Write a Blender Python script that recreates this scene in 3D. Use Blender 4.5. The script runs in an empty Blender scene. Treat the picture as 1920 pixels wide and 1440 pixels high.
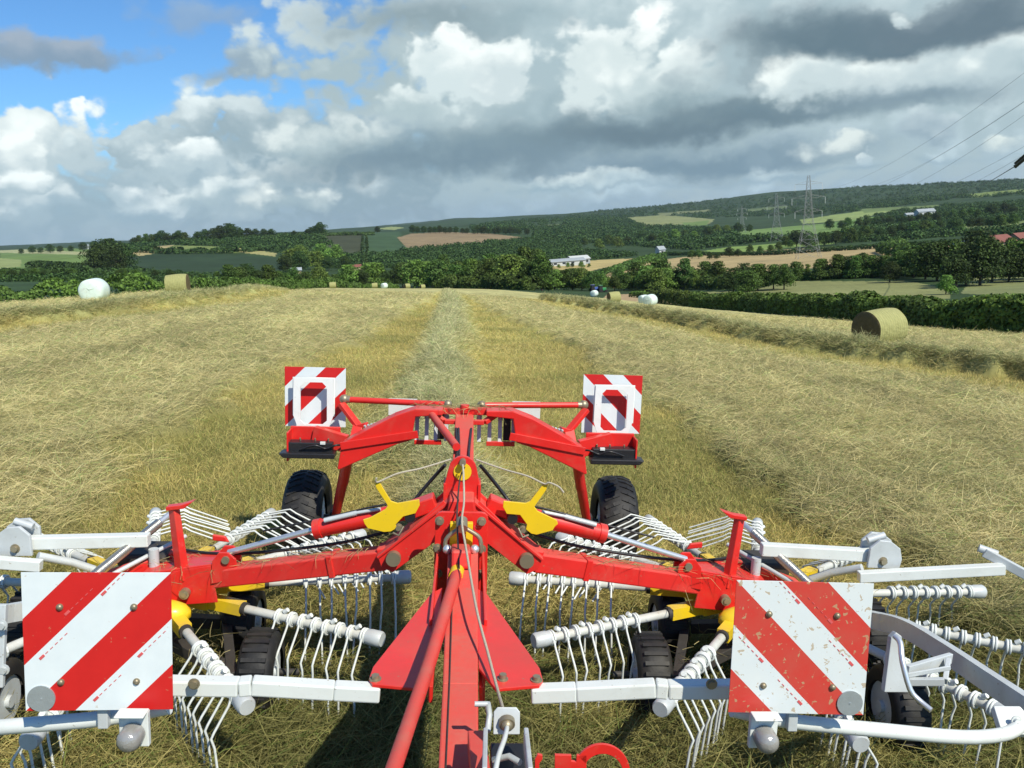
import bpy, math, random
import numpy as np
from mathutils import Vector, Matrix, Euler
from math import radians as R, sin, cos, pi, tan, atan2, sqrt
random.seed(7); rng = np.random.default_rng(7)
sc = bpy.context.scene; col = sc.collection
FPX = 1608.0; W0, H0 = 1920, 1440

# ------------------------------------------------------------------ frames
def basis(y, p, r):
    cy, sy = cos(y), sin(y); cp, sp = cos(p), sin(p)
    fw = np.array([sy*cp, cy*cp, -sp]); rr = np.array([cy, -sy, 0.]); u = np.cross(rr, fw)
    return np.array([cos(r)*rr + sin(r)*u, -sin(r)*rr + cos(r)*u, fw])
BM = basis(R(3.06), R(9.64), R(1.95)); OM = np.array([.01, 0, 2.4])      # camera seen from the rake's frame
BW = basis(R(3.06), R(10.85), R(-3.5)); OW = np.array([0., 0, 2.4])      # camera in the world
A = BW.T @ BM                                                            # rake frame -> world
ORG = OW - A @ OM
def U(px, py, Y=None, Z=None, X=None):
    d = (px-960)/FPX*BM[0] + (720-py)/FPX*BM[1] + BM[2]
    t = Y/d[1] if Y is not None else ((Z-OM[2])/d[2] if Z is not None else (X-OM[0])/d[0])
    return OM + t*d
def wray(px, py):
    return (px-960)/FPX*BW[0] + (720-py)/FPX*BW[1] + BW[2]
def hor(px): return 411.9 - (px-960)*math.tan(R(3.5))
def az_el(px, py):
    d = wray(px, py); return atan2(d[0], d[1]), atan2(d[2], math.hypot(d[0], d[1]))

# ------------------------------------------------------------------ noise (numpy)
def vnoise(x, y, seed=0):
    xi = np.floor(x).astype(np.int64); yi = np.floor(y).astype(np.int64); xf = x-xi; yf = y-yi
    def h(a, b):
        n = (a*374761393 + b*668265263 + seed*974634777) & 0xffffffff
        n = ((n ^ (n >> 13))*1274126177) & 0xffffffff
        return ((n ^ (n >> 16)) & 0xffff)/65535.0
    u = xf*xf*(3-2*xf); v = yf*yf*(3-2*yf)
    return (h(xi, yi)*(1-u) + h(xi+1, yi)*u)*(1-v) + (h(xi, yi+1)*(1-u) + h(xi+1, yi+1)*u)*v
def fbm(x, y, o=4, seed=0):
    s = 0; a = .5; t = 0
    for i in range(o):
        s = s + a*vnoise(x*2**i, y*2**i, seed+i); t += a; a *= .5
    return s/t

# ------------------------------------------------------------------ terrain
n_ = A @ np.array([0, 0, 1.]); SX, SY = -n_[0]/n_[2], -n_[1]/n_[2]; C0 = (n_ @ ORG)/n_[2]
D = [60, 110, 150, 200, 280, 400, 550, 750, 1000, 1500, 2200, 3500, 6000, 9000]
T = {-700: [98, 98, 85, 70, 60, 48, 38, 27, 16, 8, 2, -3, -7, -8],
     0:    [104, 100, 82, 66, 55, 42, 35, 27, 17, 9, 3, -5, -8, -8],
     320:  [98, 105, 95, 85, 78, 70, 62, 30, 3, 5, 6, 2, -1, -2],
     640:  [122, 114, 111, 110, 114, 95, 72, 42, 5, 6, 8, 3, 0, 0],
     900:  [148, 138, 132, 126, 128, 108, 85, 60, 34, 12, 4, -3, -5, -6],
     1120: [172, 163, 157, 152, 142, 118, 98, 80, 60, 30, 10, -3, -5, -6],
     1280: [195, 187, 180, 168, 150, 112, 92, 72, 58, 38, 15, -4, -6, -6],
     1400: [220, 202, 180, 163, 132, 113, 95, 72, 57, 42, 20, -14, -10, -7],
     1700: [250, 215, 188, 165, 135, 105, 88, 70, 52, 30, 6, -16, -13, -11],
     1920: [272, 225, 195, 172, 140, 105, 85, 65, 45, 20, -3, -16, -14, -11],
     2700: [300, 245, 210, 180, 145, 110, 85, 62, 42, 18, -5, -22, -18, -11]}
LD = np.log(np.array(D)); LG = np.linspace(math.log(5), math.log(9500), 420)
cols_ = []; azs_ = []
for px_, row in T.items():
    az0 = az_el(px_, hor(px_))[0]; s = []
    for o_, d_ in zip(row, D):
        e = az_el(px_, hor(px_)+o_)[1]; s.append(tan(e) + (2.4-C0)/d_)
    sn = SX*sin(az0) + SY*cos(az0)
    cols_.append(np.interp(LG, np.concatenate([[math.log(5), math.log(13)], LD]), [sn, sn] + s)); azs_.append(az0)
kk = np.ones(9)/9
cols_ = [np.convolve(np.pad(c, 4, mode='edge'), kk, 'valid') for c in cols_]
AG = np.linspace(-1.05, 1.05, 300)
SG = np.array([np.interp(AG, azs_, [c[j] for c in cols_]) for j in range(len(LG))]).T
for j_ in range(len(LG)):
    if math.exp(LG[j_]) <= 13: SG[:, j_] = SX*np.sin(AG) + SY*np.cos(AG)
for _ in range(2):
    SG = np.apply_along_axis(lambda c: np.convolve(np.pad(c, 5, mode='edge'), np.ones(11)/11, 'valid'), 0, SG)
def base_z(x, y):
    x = np.asarray(x, float); y = np.asarray(y, float)
    d = np.maximum(np.hypot(x, y), 1e-3); a = np.arctan2(x, y)
    fa = (np.clip(a, -1.049, 1.049)+1.05)/2.1*299; fl = (np.clip(np.log(d), LG[0], LG[-1]-1e-6)-LG[0])/(LG[-1]-LG[0])*419
    i = np.floor(fa).astype(int); j = np.minimum(np.floor(fl).astype(int), 418); u = fa-i; v = fl-j
    i = np.minimum(i, 298)
    s = (SG[i, j]*(1-u) + SG[i+1, j]*u)*(1-v) + (SG[i, j+1]*(1-u) + SG[i+1, j+1]*u)*v
    pl = SX*np.sin(a) + SY*np.cos(a)
    w = np.clip((d-10)/5, 0, 1)
    wb = np.clip((np.abs(a)-1.05)/.6, 0, 1)*np.clip((d-10)/60, 0, 1)
    s = pl*(1-w) + s*w
    s = s*(1-wb) + wb*np.clip(-.03, -1, 1)
    z = C0 + d*s
    k = np.clip((d-250)/600, 0, 1); k2 = np.clip((d-900)/2500, 0, 1)
    return z + k*(fbm(x/90, y/90, 3, 5)-.5)*3 + k2*(fbm(x/700, y/700, 4, 6)-.5)*48
def G(px, py, d0=4., d1=9000.):
    r = wray(px, py); h = math.hypot(r[0], r[1])
    ds = np.exp(np.linspace(math.log(d0), math.log(d1), 3000)); t = ds/h
    x = r[0]*t; y = r[1]*t; z = 2.4 + r[2]*t
    g = z - base_z(x, y); k = np.argmax(g < 0)
    if g[k] >= 0: k = len(ds)-1
    return np.array([x[k], y[k]])
def at(px, d):                       # ground point in the direction of a bearing at a distance
    a = az_el(px, hor(px))[0]; x, y = d*sin(a), d*cos(a)
    return np.array([x, y, float(base_z(x, y))])

def in_poly(px, py, poly):
    inside = np.zeros(np.shape(px), bool); n = len(poly); j = n-1
    for i in range(n):
        xi, yi = poly[i]; xj, yj = poly[j]
        c = ((yi > py) != (yj > py)) & (px < (xj-xi)*(py-yi)/((yj-yi) or 1e-12) + xi)
        inside ^= c; j = i
    return inside
def seg_dist(x, y, pts):
    best = np.full(np.shape(x), 1e9)
    for (x0, y0), (x1, y1) in zip(pts[:-1], pts[1:]):
        dx, dy = x1-x0, y1-y0; t = np.clip(((x-x0)*dx + (y-y0)*dy)/(dx*dx+dy*dy), 0, 1)
        best = np.minimum(best, np.hypot(x-x0-t*dx, y-y0-t*dy))
    return best
# field outline (bearing, distance)
EDGE = [(-700, 62), (0, 62), (180, 64), (330, 70), (480, 105), (600, 190), (700, 222), (735, 235), (800, 262), (860, 235), (920, 200), (1000, 172),
        (1120, 150), (1270, 122), (1330, 112), (1400, 100), (1560, 72), (1700, 60), (1920, 49), (2300, 40), (2900, 36)]
FIELD = [tuple(at(p, d)[:2]) for p, d in EDGE] + [(45, -25), (-60, -25)]
def mline(pts): return [tuple((ORG + A @ np.array([x, y, 0]))[:2]) for x, y in pts]
WC = mline([(-.1, 6.6), (-.35, 10), (-.4, 15)]) + [tuple(G(*p)) for p in ((846, 660), (848, 620), (849, 590), (846, 565), (838, 548))]
WR = [tuple(G(*p)) for p in ((2200, 758), (1920, 713), (1780, 695), (1648, 678), (1500, 653), (1380, 632), (1290, 612), (1160, 589), (1080, 573), (1020, 563))]
WL = [tuple(G(*p)) for p in ((-300, 650), (0, 611), (140, 598), (300, 577), (430, 559), (535, 546))]
ROWS = [(WC, .58, .33), (WR, .40, .34), (WL, .46, .30)]
STRIP = mline([(-3.2, 5.6), (-3.1, 4.2), (-2.6, 2.6), (0, 2.0), (2.6, 2.6), (3.1, 4.2), (3.2, 5.6)]) + mline([(2.9, 12)]) + \
        [tuple(G(*p)) for p in ((1075, 650), (985, 610), (915, 580), (868, 552), (825, 548), (795, 570), (740, 600), (655, 650))] + mline([(-3.6, 12)])
def masks(x, y):
    """hay row height 0..1, raked strip 0/1 (ragged edge)"""
    wx = x + (fbm(x*1.3, y*1.3, 3, 11)-.5)*1.1; wy = y + (fbm(x*1.3, y*1.3, 3, 12)-.5)*1.1
    row = np.zeros(np.shape(x)); hgt = np.zeros(np.shape(x))
    for pts, w, h in ROWS:
        dd = seg_dist(wx, wy, pts); r = np.clip(1-dd/w/1.5, 0, 1); r = r*r*(3-2*r)
        row = np.maximum(row, r); hgt = np.maximum(hgt, r*h)
    ins = in_poly(wx, wy, STRIP); sd = seg_dist(wx, wy, STRIP + STRIP[:1]); sd = np.where(ins, sd, -sd)
    strip = np.clip((sd+.25)/.6, 0, 1); strip = strip*strip*(3-2*strip)
    side = np.zeros(np.shape(x))
    for pts, w in ((WR, 3.0), (WL, 3.0)):
        side = np.maximum(side, np.clip((w-seg_dist(wx, wy, pts))/.6, 0, 1))
    edge = np.exp(-((sd+.15)/.28)**2)
    return row, hgt + edge*.07*(fbm(x*1.1, y*1.1, 3, 91) > .45), np.maximum(strip, side*.9)
def field_z(x, y):
    row, hgt, strip = masks(x, y)
    b = base_z(x, y); d = np.hypot(x, y)
    lum = fbm(x*2.2, y*2.2, 4, 21)
    cl = np.clip((fbm(x*1.1+.4*y, y*1.5, 4, 23)-.5)*3, 0, 1)
    rel = (1-strip)*(.015 + .20*np.clip(lum-.35, 0, 1) + .07*fbm(x*6, y*6, 3, 31) + .06*cl + .05*fbm(x*3.1, y*.22, 3, 35)) + strip*.025*fbm(x*7, y*7, 3, 33)
    rel = rel + hgt*(.66 + .75*fbm(x*3.6, y*3.6, 4, 41))
    return b + rel*np.clip(1.4-d/160, 0, 1), row, strip

# ------------------------------------------------------------------ scene helpers
def tag(o, label=None, cat=None, group=None, kind=None):
    if label: o['label'] = label
    if cat: o['category'] = cat
    if group: o['group'] = group
    if kind: o['kind'] = kind
    return o
def empty(name, loc, rz=0, label=None, cat=None, group=None):
    o = bpy.data.objects.new(name, None); col.objects.link(o); o.location = loc; o.rotation_euler = (0, 0, rz)
    o.empty_display_size = .2
    return tag(o, label, cat, group)
def np_mesh(name, V, F, mat, cols=None, smooth=False, parent=None):
    """V (n,3), F (m,k) all faces the same size"""
    V = np.ascontiguousarray(V, np.float32); F = np.ascontiguousarray(F, np.int32)
    me = bpy.data.meshes.new(name); me.vertices.add(len(V)); me.vertices.foreach_set('co', V.ravel())
    k = F.shape[1]; me.loops.add(F.size); me.loops.foreach_set('vertex_index', F.ravel())
    me.polygons.add(len(F)); me.polygons.foreach_set('loop_start', np.arange(0, F.size, k, dtype=np.int32))
    me.polygons.foreach_set('loop_total', np.full(len(F), k, np.int32))
    if smooth: me.polygons.foreach_set('use_smooth', np.ones(len(F), bool))
    me.update(calc_edges=True)
    if cols is not None:
        ca = me.color_attributes.new('cover', 'FLOAT_COLOR', 'POINT')
        c = np.ones((len(V), 4), np.float32); c[:, :cols.shape[1]] = cols; ca.data.foreach_set('color', c.ravel())
    me.materials.append(mat)
    o = bpy.data.objects.new(name, me); col.objects.link(o)
    if parent: o.parent = parent
    return o
class MB:
    def __init__(s): s.v = []; s.f = []; s.sm = []
    def add(s, vs, fs, sm=False):
        b = len(s.v); s.v += [tuple(map(float, v)) for v in vs]; s.f += [tuple(b+i for i in f) for f in fs]; s.sm += [sm]*len(fs); return s
    def box(s, c, size, rot=None):
        c = Vector(c); h = [x/2 for x in size]; M = rot if rot is not None else Matrix.Identity(3)
        vs = [c + M @ Vector((sx*h[0], sy*h[1], sz*h[2])) for sx in (-1, 1) for sy in (-1, 1) for sz in (-1, 1)]
        return s.add(vs, [(0, 1, 3, 2), (4, 6, 7, 5), (0, 4, 5, 1), (2, 3, 7, 6), (0, 2, 6, 4), (1, 5, 7, 3)])
    def bar(s, a, b, w, h, w2=None, h2=None, up=(0, 0, 1)):
        a = Vector(a); b = Vector(b); d = (b-a).normalized(); upv = Vector(up)
        sd = d.cross(upv).normalized(); u = sd.cross(d).normalized(); w2 = w2 or w; h2 = h2 or h
        vs = [a + sd*x*w/2 + u*y*h/2 for x, y in ((-1, -1), (1, -1), (1, 1), (-1, 1))] + [b + sd*x*w2/2 + u*y*h2/2 for x, y in ((-1, -1), (1, -1), (1, 1), (-1, 1))]
        return s.add(vs, [(3, 2, 1, 0), (4, 5, 6, 7), (0, 1, 5, 4), (1, 2, 6, 5), (2, 3, 7, 6), (3, 0, 4, 7)])
    def tube(s, pts, r, n=10, caps=True):
        pts = [Vector(p) for p in pts]; rs = r if isinstance(r, (list, tuple)) else [r]*len(pts)
        t0 = (pts[1]-pts[0]).normalized(); nrm = t0.orthogonal().normalized(); vs = []; prev = t0
        for i, p in enumerate(pts):
            t = (pts[min(i+1, len(pts)-1)] - pts[max(i-1, 0)]).normalized()
            q = prev.rotation_difference(t); nrm = (q @ nrm); nrm = (nrm - t*nrm.dot(t)).normalized(); prev = t
            bi = t.cross(nrm)
            for k in range(n):
                a = 2*pi*k/n; vs.append(p + (nrm*cos(a) + bi*sin(a))*rs[i])
        fs = [(i*n+k, i*n+(k+1) % n, (i+1)*n+(k+1) % n, (i+1)*n+k) for i in range(len(pts)-1) for k in range(n)]
        b = len(s.v); s.add(vs, fs, True)
        if caps: s.add([vs[k] for k in range(n)], [tuple(reversed(range(n)))]); s.add([vs[-n+k] for k in range(n)], [tuple(range(n))])
        return s
    def prism(s, poly, origin, ax, ay, th):
        """polygon in the plane origin + ax*x + ay*y, centred thickness th along ax x ay"""
        o = Vector(origin); ax = Vector(ax).normalized(); ay = Vector(ay).normalized(); nn = ax.cross(ay).normalized(); k = len(poly)
        vs = [o + ax*x + ay*y + nn*th/2 for x, y in poly] + [o + ax*x + ay*y - nn*th/2 for x, y in poly]
        area = sum(poly[i][0]*poly[(i+1) % k][1] - poly[(i+1) % k][0]*poly[i][1] for i in range(k))
        fs = [tuple(range(k)), tuple(reversed(range(k, 2*k)))] + [((i+1) % k, i, k+i, k+(i+1) % k) for i in range(k)]
        if area < 0: fs = [tuple(reversed(f)) for f in fs]
        return s.add(vs, fs)
    def pixprism(s, pts, Y, th):
        """outline read off as bearings, laid on the plane Y of the rake"""
        q = [U(px, py, Y=Y) for px, py in pts]
        return s.prism([(p[0], p[2]) for p in q], (0, Y, 0), (1, 0, 0), (0, 0, 1), th)
    def bolt(s, p, r=.014, h=.012, n=(0, -1, 0)):
        p = Vector(p); n = Vector(n).normalized(); s.tube([p, p+n*.004], r*1.45, 12); return s.tube([p+n*.004, p+n*h], r, 6)
    def ball(s, c, r, n=12, sc_=(1, 1, 1)):
        vs = []; fs = []; m = n//2
        for i in range(m+1):
            th = pi*i/m
            for k in range(n):
                a = 2*pi*k/n; vs.append((c[0]+r*sc_[0]*sin(th)*cos(a), c[1]+r*sc_[1]*sin(th)*sin(a), c[2]+r*sc_[2]*cos(th)))
        for i in range(m):
            for k in range(n): fs.append((i*n+k, (i+1)*n+k, (i+1)*n+(k+1) % n, i*n+(k+1) % n))
        return s.add(vs, fs, True)
    def mir(s):
        t = MB(); t.v = [(-x, y, z) for x, y, z in s.v]; t.f = [tuple(reversed(f)) for f in s.f]; t.sm = list(s.sm); return t
    def build(s, name, mat, parent=None, bevel=0, label=None):
        me = bpy.data.meshes.new(name); me.from_pydata(s.v, [], s.f); me.polygons.foreach_set('use_smooth', s.sm); me.update()
        me.materials.append(mat); o = bpy.data.objects.new(name, me); col.objects.link(o)
        if parent: o.parent = parent
        if bevel:
            m = o.modifiers.new('bevel', 'BEVEL'); m.width = bevel; m.segments = 2; m.limit_method = 'ANGLE'; m.angle_limit = R(40)
        if label: o['label'] = label
        return o

# ------------------------------------------------------------------ materials
def lin(c): return tuple(((x/255)/12.92 if x/255 <= .04045 else ((x/255+.055)/1.055)**2.4) for x in c)
class NT:
    def __init__(s, name):
        s.m = bpy.data.materials.new(name); s.m.use_nodes = True; s.t = s.m.node_tree; s.b = s.t.nodes['Principled BSDF']; s.b.inputs['Specular IOR Level'].default_value = .4
    def n(s, ty, **k):
        x = s.t.nodes.new(ty)
        for a, v in k.items(): setattr(x, a, v)
        return x
    def l(s, a, b): s.t.links.new(a, b)
    def noise(s, scale, detail=4, co=None, rough=.6, dist=0):
        x = s.n('ShaderNodeTexNoise'); x.inputs['Scale'].default_value = scale; x.inputs['Detail'].default_value = detail
        x.inputs['Roughness'].default_value = rough; x.inputs['Distortion'].default_value = dist
        if co is None:
            if not hasattr(s, 'co'): s.co = s.n('ShaderNodeTexCoord')
            co = s.co.outputs['Object']
        s.l(co, x.inputs['Vector']); return x.outputs['Fac']
    def ramp(s, fac, stops):
        x = s.n('ShaderNodeValToRGB'); e = x.color_ramp.elements
        while len(e) < len(stops): e.new(.5)
        for i, (p, c) in enumerate(stops): e[i].position = p; e[i].color = (*c, 1) if len(c) == 3 else c
        s.l(fac, x.inputs['Fac']); return x.outputs['Color']
    def mix(s, fac, a, b, blend='MIX'):
        x = s.n('ShaderNodeMix', data_type='RGBA', blend_type=blend)
        for sock, v in ((x.inputs[0], fac), (x.inputs[6], a), (x.inputs[7], b)):
            if hasattr(v, 'links') or isinstance(v, bpy.types.NodeSocket): s.l(v, sock)
            elif isinstance(v, (int, float)): sock.default_value = v
            else: sock.default_value = (*v, 1) if len(v) == 3 else v
        return x.outputs[2]
    def math(s, op, a, b=None, c=None):
        x = s.n('ShaderNodeMath', operation=op)
        for i, v in enumerate((a, b, c)):
            if v is None: continue
            if isinstance(v, (int, float)): x.inputs[i].default_value = v
            else: s.l(v, x.inputs[i])
        return x.outputs[0]
    def bump(s, h, strength=.3, dist=.01):
        x = s.n('ShaderNodeBump'); x.inputs['Strength'].default_value = strength; x.inputs['Distance'].default_value = dist
        s.l(h, x.inputs['Height']); s.l(x.outputs['Normal'], s.b.inputs['Normal'])
def paint(name, c, rough=.35, metal=0, dust=(.30, .19, .11), damt=.6, wear=.12, spec=.5, coat=0):
    s = NT(name); n1 = s.noise(6, 6); n2 = s.noise(60, 4); n3 = s.noise(2.6, 8, rough=.7, dist=.5)
    base = s.mix(s.ramp(n1, [(.3, (0,)*3), (.8, (1,)*3)]), c, tuple(x*(1-wear*2) for x in c))
    g = s.n('ShaderNodeNewGeometry'); sp = s.n('ShaderNodeSeparateXYZ'); s.l(g.outputs['Normal'], sp.inputs[0])
    up = s.math('MULTIPLY', s.math('MAXIMUM', sp.outputs['Z'], 0.), damt)
    f = s.math('MULTIPLY', s.math('ADD', up, s.math('ADD', .06, s.math('MULTIPLY', s.math('MAXIMUM', s.math('SUBTRACT', n3, .52), 0.), 2.2))), s.math('ADD', s.math('MULTIPLY', n1, .8), s.math('MULTIPLY', n2, .5)))
    colr = s.mix(f, base, dust)
    spk = s.math('GREATER_THAN', s.noise(70, 3), .69)
    colr = s.mix(s.math('MULTIPLY', spk, .6), colr, (.25, .2, .12))
    s.l(colr, s.b.inputs['Base Color']); s.b.inputs['Metallic'].default_value = metal
    r = s.math('ADD', s.math('MULTIPLY', f, .5), rough); s.l(r, s.b.inputs['Roughness'])
    s.b.inputs['Coat Weight'].default_value = coat; s.b.inputs['Coat Roughness'].default_value = .15
    s.bump(n2, .08, .002); return s.m
def plain(name, c, rough=.6, metal=0, scale=8, var=.3, bs=.2):
    s = NT(name); n1 = s.noise(scale, 6); s.l(s.mix(n1, tuple(x*(1-var) for x in c), tuple(min(1, x*(1+var)) for x in c)), s.b.inputs['Base Color'])
    s.b.inputs['Roughness'].default_value = rough; s.b.inputs['Metallic'].default_value = metal; s.bump(s.noise(scale*6, 3), bs, .004); return s.m
def cover(name, rough=.9, noise_scale=3, amt=.35, bs=.4, bd=.03, trans=0, sc2=None):
    """surface whose colour is carried by the mesh, broken up by noise"""
    s = NT(name); a = s.n('ShaderNodeAttribute', attribute_name='cover'); n1 = s.noise(noise_scale, 8, rough=.7)
    v = s.ramp(n1, [(.25, (1-amt,)*3), (.75, (1+amt,)*3)])
    c = s.mix(1., a.outputs['Color'], v, 'MULTIPLY')
    if sc2: c = s.mix(1., c, s.ramp(s.noise(sc2, 5, rough=.7), [(.25, (.72,)*3), (.75, (1.25,)*3)]), 'MULTIPLY')
    s.l(c, s.b.inputs['Base Color']); s.b.inputs['Roughness'].default_value = rough; s.b.inputs['Specular IOR Level'].default_value = .15
    if bs: s.bump(n1, bs, bd)
    if trans:
        tr = s.n('ShaderNodeBsdfTranslucent'); s.l(c, tr.inputs['Color']); mx = s.n('ShaderNodeMixShader'); mx.inputs[0].default_value = trans
        s.l(s.b.outputs[0], mx.inputs[1]); s.l(tr.outputs[0], mx.inputs[2]); s.l(mx.outputs[0], s.t.nodes['Material Output'].inputs['Surface'])
    return s.m
M = dict(
    red=paint('red_paint', (.74, .016, .014), .32, damt=.26, coat=.3, dust=(.45, .16, .10)),
    red_dusty=paint('dusty_red_paint', (.74, .020, .017), .42, damt=.60, dust=(.46, .17, .12)),
    yellow=paint('yellow_paint', (.82, .56, .01), .35, damt=.15, wear=.04, coat=.2),
    white=paint('light_grey_paint', (.70, .735, .71), .38, damt=.12, wear=.05, dust=(.35, .3, .2)),
    galv=paint('galvanised_steel', (.60, .64, .65), .42, .15, damt=.15, wear=.12, dust=(.3, .26, .18)),
    chrome=plain('chrome_rod', (.80, .80, .79), .34, .75, 30, .1, .02),
    spring=plain('spring_steel', (.55, .52, .45), .35, .9, 30, .2, .1),
    bolt=paint('zinc_bolt', (.36, .32, .22), .4, .6, damt=.3),
    dark=plain('dark_steel', (.05, .045, .04), .6, .2, 12, .4, .3),
    black=plain('black_plastic', (.018, .018, .02), .38, 0, 20, .4, .1),
    rope=plain('beige_rope', (.50, .45, .34), .85, 0, 200, .3, .8),
    rubber=None, crop=None)
def rubber():
    s = NT('tyre_rubber'); n1 = s.noise(5, 6); n2 = s.noise(40, 5)
    d = s.ramp(n1, [(.42, (0,)*3), (.75, (.55,)*3)])
    s.l(s.mix(d, (.011, .011, .012), (.06, .052, .035)), s.b.inputs['Base Color']); s.b.inputs['Roughness'].default_value = .62; s.bump(n2, .3, .006); return s.m
M['rubber'] = rubber()
# ================================================================== SETTING: ground
HAY = np.array([.49, .425, .205]); STUB = np.array([.48, .395, .140]); GREENH = np.array([.25, .255, .10])
M['ground'] = cover('cut_field_and_farmland', noise_scale=1.2, amt=.30, bs=.5, bd=.03, sc2=.05)
M['straw'] = cover('hay_stalks', rough=.65, noise_scale=6, amt=.2, bs=0, trans=.25)
# fields seen beyond: outline in bearings, nearest distance, farthest distance, colour
GRASS = (.125, .19, .05); DARKG = (.030, .055, .018); TAN = (.37, .285, .135); GOLD = (.40, .32, .13); PALE = (.23, .27, .10); WOODC = (.022, .038, .014)
PATCH = [
 ([(0, 466), (65, 462), (180, 468), (245, 485), (170, 505), (90, 515), (0, 505)], 250, 3000, GRASS),
 ([(-400, 500), (0, 484), (40, 487), (38, 500), (0, 505), (-400, 520)], 250, 3000, PALE),
 ([(0, 466), (-400, 470), (-400, 480), (0, 474), (170, 478), (175, 473), (60, 468)], 250, 3000, (.3, .31, .15)),
 ([(240, 474), (300, 461), (330, 459), (318, 470), (262, 480)], 300, 3000, (.34, .28, .13)),
 ([(305, 470), (325, 460), (420, 462), (470, 467), (455, 474), (310, 473)], 300, 3000, (.16, .20, .06)),
 ([(445, 464), (520, 475), (515, 481), (450, 473)], 300, 3000, (.30, .28, .11)),
 ([(242, 482), (310, 474), (420, 475), (520, 484), (530, 520), (400, 535), (240, 530)], 200, 3000, (.028, .050, .020)),  # dark hillside, this and next two patches: cloud shade put into the colour
 ([(590, 440), (680, 436), (676, 475), (620, 480), (580, 452)], 400, 3000, (.052, .060, .030)),
 ([(680, 436), (750, 434), (752, 440), (745, 450), (770, 470), (676, 480)], 400, 3000, (.045, .082, .035)),
 ([(745, 446), (770, 438), (830, 435), (920, 438), (995, 447), (900, 455), (800, 466), (762, 464)], 400, 3000, (.22, .165, .09)),
 ([(700, 429), (735, 425), (760, 427), (740, 431)], 600, 5000, PALE),
 ([(1000, 503), (1080, 490), (1225, 482), (1180, 492), (1120, 505), (1075, 520)], 250, 3000, GOLD),
 ([(1130, 515), (1190, 493), (1300, 480), (1430, 470), (1680, 457), (1690, 465), (1660, 490), (1500, 505), (1300, 520), (1150, 540)], 250, 3000, TAN),
 ([(1690, 462), (1800, 452), (1810, 462), (1730, 477)], 250, 3000, (.30, .20, .10)),
 ([(1300, 473), (1370, 463), (1480, 455), (1590, 450), (1560, 458), (1370, 474)], 350, 3000, (.17, .25, .06)),
 ([(1140, 552), (1275, 550), (1275, 570), (1120, 566)], 140, 330, (.36, .26, .14)),
 ([(1480, 527), (1700, 527), (1780, 540), (1780, 560), (1400, 560), (1300, 556), (1310, 548), (1400, 545)], 100, 330, (.20, .21, .08)),
 ([(1830, 520), (1990, 520), (1990, 560), (1800, 550)], 100, 330, (.18, .2, .08)),
 ([(1170, 408), (1240, 403), (1340, 411), (1330, 420), (1210, 425)], 500, 6000, (.20, .22, .09)),
 ([(1280, 418), (1330, 413), (1325, 422), (1285, 424)], 500, 6000, GRASS),
 ([(1370, 434), (1560, 418), (1640, 410), (1600, 430), (1560, 442), (1390, 450)], 500, 4000, (.14, .22, .06)),
 ([(1500, 412), (1640, 392), (1700, 390), (1640, 404), (1600, 412), (1505, 420)], 500, 4000, (.22, .28, .09)),
 ([(1540, 420), (1650, 405), (1660, 410), (1560, 428)], 500, 4000, (.12, .21, .05)),
 ([(1800, 365), (1990, 348), (1990, 355), (1830, 370)], 500, 5000, (.17, .22, .06)),
 ([(1830, 388), (1990, 372), (1990, 396), (1850, 412)], 400, 4000, (.035, .065, .028)),
 ([(1610, 392), (1760, 384), (1765, 389), (1620, 399)], 700, 5000, (.13, .18, .06)),
 ([(1230, 400), (1330, 393), (1335, 396), (1240, 404)], 900, 6000, (.16, .18, .08)),
 ([(1000, 424), (1060, 419), (1065, 423), (1005, 429)], 700, 6000, (.14, .17, .07)),
 ([(1400, 392), (1480, 386), (1482, 390), (1404, 397)], 900, 6000, (.11, .15, .06)),
 ([(1800, 425), (1990, 408), (1990, 428), (1800, 438)], 300, 4000, (.15, .19, .06)),
 ([(1090, 448), (1130, 446), (1128, 452), (1100, 453)], 500, 4000, GRASS),
]
def px_of(x, y, z):
    d = np.stack([x, y, z-2.4]); X = np.tensordot(BW[0], d, 1); Y = np.tensordot(BW[1], d, 1); Z = np.tensordot(BW[2], d, 1)
    Z = np.where(Z > .05, Z, .05); return 960+FPX*X/Z, 720-FPX*Y/Z
def land_colour(x, y, z):
    d = np.hypot(x, y); px, py = px_of(x, y, z)
    n = fbm(x/60, y/60, 4, 3)[..., None]
    c = np.array(DARKG)*(0.7 + .7*n) * np.ones(np.shape(x))[..., None]
    wob = (fbm(x/25, y/25, 2, 9)-.5)*3
    for poly, d0, d1, k in PATCH:
        m = in_poly(px+wob, py+wob*.4, poly) & (d > d0) & (d < d1) & (y > 0)
        c[m] = np.array(k)*(.88+.24*n[m])
    return c
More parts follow.
